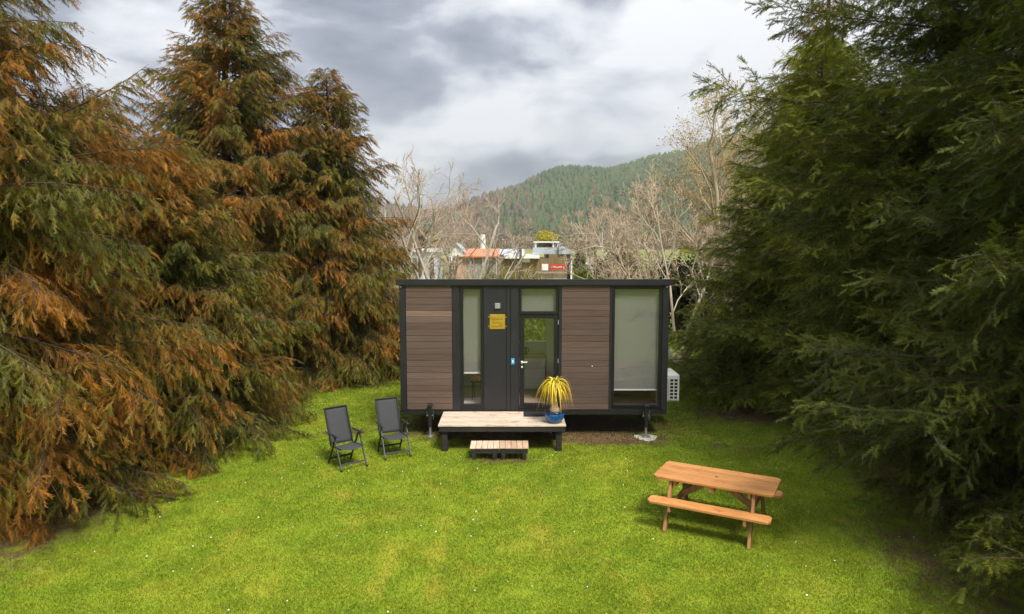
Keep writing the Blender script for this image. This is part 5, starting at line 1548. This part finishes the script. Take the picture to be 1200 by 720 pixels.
# white van parked at the far drive
Y = 88
a, b_, zt = xz(717.5, 735.5, 307, Y)
van = empty('parked_van', ((a + b_) / 2, Y + 1, 0)); tag(van, 'white vehicle parked beyond the roof, right of the posts', 'van')
wv = (b_ - a)
L = 1.95 if wv < 2.4 else wv
def vbox(pts, y0, y1):
    return MB().add([(x, y0, z) for x, z in pts] + [(x, y1, z) for x, z in pts],
                    [tuple(range(len(pts))), tuple(range(2 * len(pts) - 1, len(pts) - 1, -1))] + [(i, i + len(pts), (i + 1) % len(pts) + len(pts), (i + 1) % len(pts)) for i in range(len(pts))])
hw = wv / 2
vbox([(-hw, 0.35), (-hw + .06, 1.05), (-hw + .2, 1.15), (-hw + .32, zt - .12), (-hw + .5, zt), (hw - .5, zt), (hw - .32, zt - .12), (hw - .2, 1.15), (hw - .06, 1.05), (hw, 0.35)], -1.2, 3.0).build('body', M['car_paint'], van, bevel=0.05)
vbox([(-hw + .26, 1.18), (-hw + .4, zt - .16), (hw - .4, zt - .16), (hw - .26, 1.18)], -1.23, -1.205).build('windscreen', M['car_glass'], van)
for s in (-1, 1):
    MB().cbox((s * (hw - 0.22), -1.215, 0.85), (0.26, 0.03, 0.16)).build('headlight', M['steel'], van)
    for y in (-0.5, 2.2):
        w_ = MB().tube([(s * (hw - 0.26), y, 0.33), (s * (hw - 0.04), y, 0.33)], 0.33, 16).build('wheel', M['rubber'], van)
MB().cbox((0, -1.21, 0.5), (wv * 0.8, 0.05, 0.16)).build('bumper', M['dark'], van)
# long pale packhouse and a caravan in the band of buildings
Y = 84
x0, x1, zt = xz(574, 612, 293.5, Y); o_ = Vector(((x0 + x1) / 2, Y + 3, 0)); ze = zt - 0.5
s5 = empty('packing_shed', o_); tag(s5, 'long low pale packing shed behind the brown house', 'shed')
HB().box(x0, x1, Y, Y + 6, 0, ze - 0.02).done('wall', M['mattress'], s5, piv=o_)
HB().add([(x0 - .3, Y - .4, ze - .1), (x1 + .3, Y - .4, ze - .1), (x1 + .3, Y + 3, zt), (x0 - .3, Y + 3, zt), (x0 - .3, Y - .4, ze), (x1 + .3, Y - .4, ze), (x1 + .3, Y + 3, zt + .12), (x0 - .3, Y + 3, zt + .12)],
         [(0, 3, 2, 1), (4, 5, 6, 7), (0, 1, 5, 4), (1, 2, 6, 5), (2, 3, 7, 6), (3, 0, 4, 7)]).done('roof', M['blue_grey_roof'], s5, piv=o_)
for k in range(4):
    xx = x0 + 0.6 + k * (x1 - x0 - 1.2) / 3
    HB().box(xx - 0.4, xx + 0.4, Y - 0.06, Y - 0.005, 1.3, 2.3).done('window', M['car_glass'], s5, piv=o_)
Y = 100
x0, x1, zt = xz(701, 715, 303, Y); o_ = Vector(((x0 + x1) / 2, Y + 1, 0))
s6 = empty('caravan', o_); tag(s6, 'small cream caravan between the right post and the white vehicle', 'caravan')
pts = [(x0, 0.5), (x0 + 0.05, zt - 0.4), (x0 + 0.35, zt), (x1 - 0.35, zt), (x1 - 0.05, zt - 0.4), (x1, 0.5)]
HB().add([(a, Y, b) for a, b in pts] + [(a, Y + 2, b) for a, b in pts], [(0, 1, 2, 3, 4, 5)[::-1], (6, 7, 8, 9, 10, 11)] + [(i, (i + 1) % 6, (i + 1) % 6 + 6, i + 6) for i in range(6)]).done('body', M['white'], s6, piv=o_)
HB().box(x0 + 0.35, (x0 + x1) / 2 - 0.1, Y - 0.03, Y - 0.002, zt - 0.95, zt - 0.4).done('window', M['car_glass'], s6, piv=o_)
HB().box((x0 + x1) / 2 + 0.15, x1 - 0.3, Y - 0.03, Y - 0.002, zt - 0.95, zt - 0.4).done('window', M['car_glass'], s6, piv=o_)
HB().tube([((x0 + x1) / 2, Y + 0.05, 0.32), ((x0 + x1) / 2, Y + 0.25, 0.32)], 0.32, 16).done('wheel', M['rubber'], s6, piv=o_)
for (px, ty, Y, lab) in ((687, 276, 70, 'thin pale pole leftmost of the three above the bins'), (705.5, 272, 62, 'tallest thin pale pole right of the dark post'), (716, 283, 74, 'thin pale pole left of the white vehicle'),
                         (541, 280, 66, 'thin pale pole beside the white gabled house'), (578, 277, 78, 'thin pale pole rising behind the orange roof')):
    p = at(px, ty, Y)
    tag(MB().tube([(0, 0, -0.2), (0, 0, p.z * 0.6), (0.03, 0, p.z)], [0.06, 0.05, 0.04], 8).build('pole', M['mattress'], None, loc=(p.x, Y, 0)), lab, 'pole', 'thin pale poles beyond the cabin')
# distant fence along the paddock
fr_ = empty('paddock_fence', (9.0, 120, 0)); tag(fr_, 'pale post and wire fence along the far paddock', 'fence')
pm_ = MB().box(-0.07, 0.07, -0.07, 0.07, 0, 1.5).mesh('post'); pm_.materials.append(M['mattress'])
for i in range(24): link('post', pm_, None, fr_, (-14 + i * 1.8, 0, 0))
for z in (0.5, 0.9, 1.3): MB().box(-14, 27.4, -0.085, -0.075, z - 0.03, z + 0.03).build('wire', M['mattress'], fr_)


# ------------------------------------------------------------------ grass and daisies
def grass():
    rng = np.random.default_rng(77)
    n = 1150000
    y = 5.6 + (26 - 5.6) * rng.random(n) ** 1.55
    xr = np.minimum(9.0, 0.80 * y + 0.8)
    x = (rng.random(n) * 2 - 1) * xr
    P = np.stack([x, y, 0 * x], -1)
    cl = vnoise(P, 2.2, 1) * 0.5 + vnoise(P, 5.5, 2) * 0.5
    inside = (x > HX0 + 0.3) & (x < HX1 - 0.3) & (y > 15.6) & (y < 17.7)
    underdeck = (x > -1.5) & (x < 1.1) & (y > 14.3) & (y < 15.4)
    sk = np.zeros(n)
    for (cx, cy, r) in ((-9.3, 11.3, 3.6), (-7.7, 15.2, 2.5), (-9.1, 22.3, 2.9), (-6.3, 23.2, 2.2), (9.6, 9.2, 3.7), (9.9, 14.4, 3.6), (8.5, 19.6, 2.8), (-11.4, 18.6, 3.0)):
        sk = np.maximum(sk, np.clip((r + 0.3 * cl - np.hypot(x - cx, y - cy)) / 0.7, 0, 1))
    front = np.exp(-(((x - 2.2) / 1.5) ** 2 + ((y - 15.1) / 0.45) ** 2))
    keep = ~inside & (rng.random(n) > 0.85 * np.maximum(sk, np.maximum(front * 0.9, underdeck * 0.9))) & (rng.random(n) < 0.72 + 0.35 * cl)
    P, cl = P[keep], cl[keep]; n = len(P)
    hgt = (0.017 + 0.014 * rng.random(n)) * (1 + 0.30 * cl) * (1 + 0.02 * P[:, 1])
    wid = 0.0034 + 0.00034 * P[:, 1]
    a = rng.random(n) * 6.283
    s = np.stack([np.cos(a), np.sin(a), 0 * a], -1) * wid[:, None]
    lean = rng.normal(0, 0.55, (n, 2)) * hgt[:, None]
    tip = P + np.concatenate([lean, hgt[:, None]], -1)
    v = np.stack([P - s, P + s, tip], 1).reshape(-1, 3)
    t = np.array([1.0, 1.0, 1.0])[None] * rng.uniform(0.90, 1.14, (n, 1))
    t[:, 0] *= rng.uniform(0.92, 1.1, n)
    return np_mesh('lawn_grass', v, np.arange(n * 3).reshape(n, 3), np.repeat(t, 3, 0))


tag(link('lawn_grass', grass(), blade_mat()), 'short bright green mown lawn grass around the cabin', 'grass', kind='stuff')


def daisies():
    rng = np.random.default_rng(5)
    n = 290
    y = 6.5 + 17 * rng.random(n); x = (rng.random(n) * 2 - 1) * np.minimum(6.5, 0.7 * y)
    ok = ~((x > HX0) & (x < HX1) & (y > 14)); x, y = x[ok], y[ok]; n = len(x)
    a = np.linspace(0, 6.283, 6, endpoint=False)
    r = rng.uniform(0.006, 0.012, n)
    z = rng.uniform(0.045, 0.065, n)
    ring = np.stack([x[:, None] + r[:, None] * np.cos(a), y[:, None] + r[:, None] * np.sin(a), np.repeat(z[:, None], 6, 1) + 0.3 * r[:, None] * np.sin(a)], -1)
    f = np.array([(0, 1, 2), (0, 2, 3), (0, 3, 4), (0, 4, 5)])
    return np_mesh('daisies', ring.reshape(-1, 3), (np.arange(n)[:, None, None] * 6 + f[None]).reshape(-1, 3))


tag(link('daisies', daisies(), M['white']), 'tiny white daisies scattered over the lawn', 'flowers', kind='stuff')

# ------------------------------------------------------------------ haze
hb = MB().box(-1500, 1500, -40, 1560, -1.2, 262)
hm = bpy.data.materials.new('haze_air'); hm.use_nodes = True
hn, hl_ = hm.node_tree.nodes, hm.node_tree.links
hn.remove(hn['Principled BSDF'])
pv = N(hn, 'ShaderNodeVolumePrincipled', inp={'Color': (0.92, 0.94, 0.97, 1), 'Density': 0.0002})
hl_.new(pv.outputs[0], hn['Material Output'].inputs['Volume'])
tag(hb.build('haze', hm), 'thin pale haze in the air towards the hill', 'haze', kind='stuff')
print('total tris', sum(len(o.data.loops) - 2 * len(o.data.polygons) for o in scene.objects if o.type == 'MESH'))
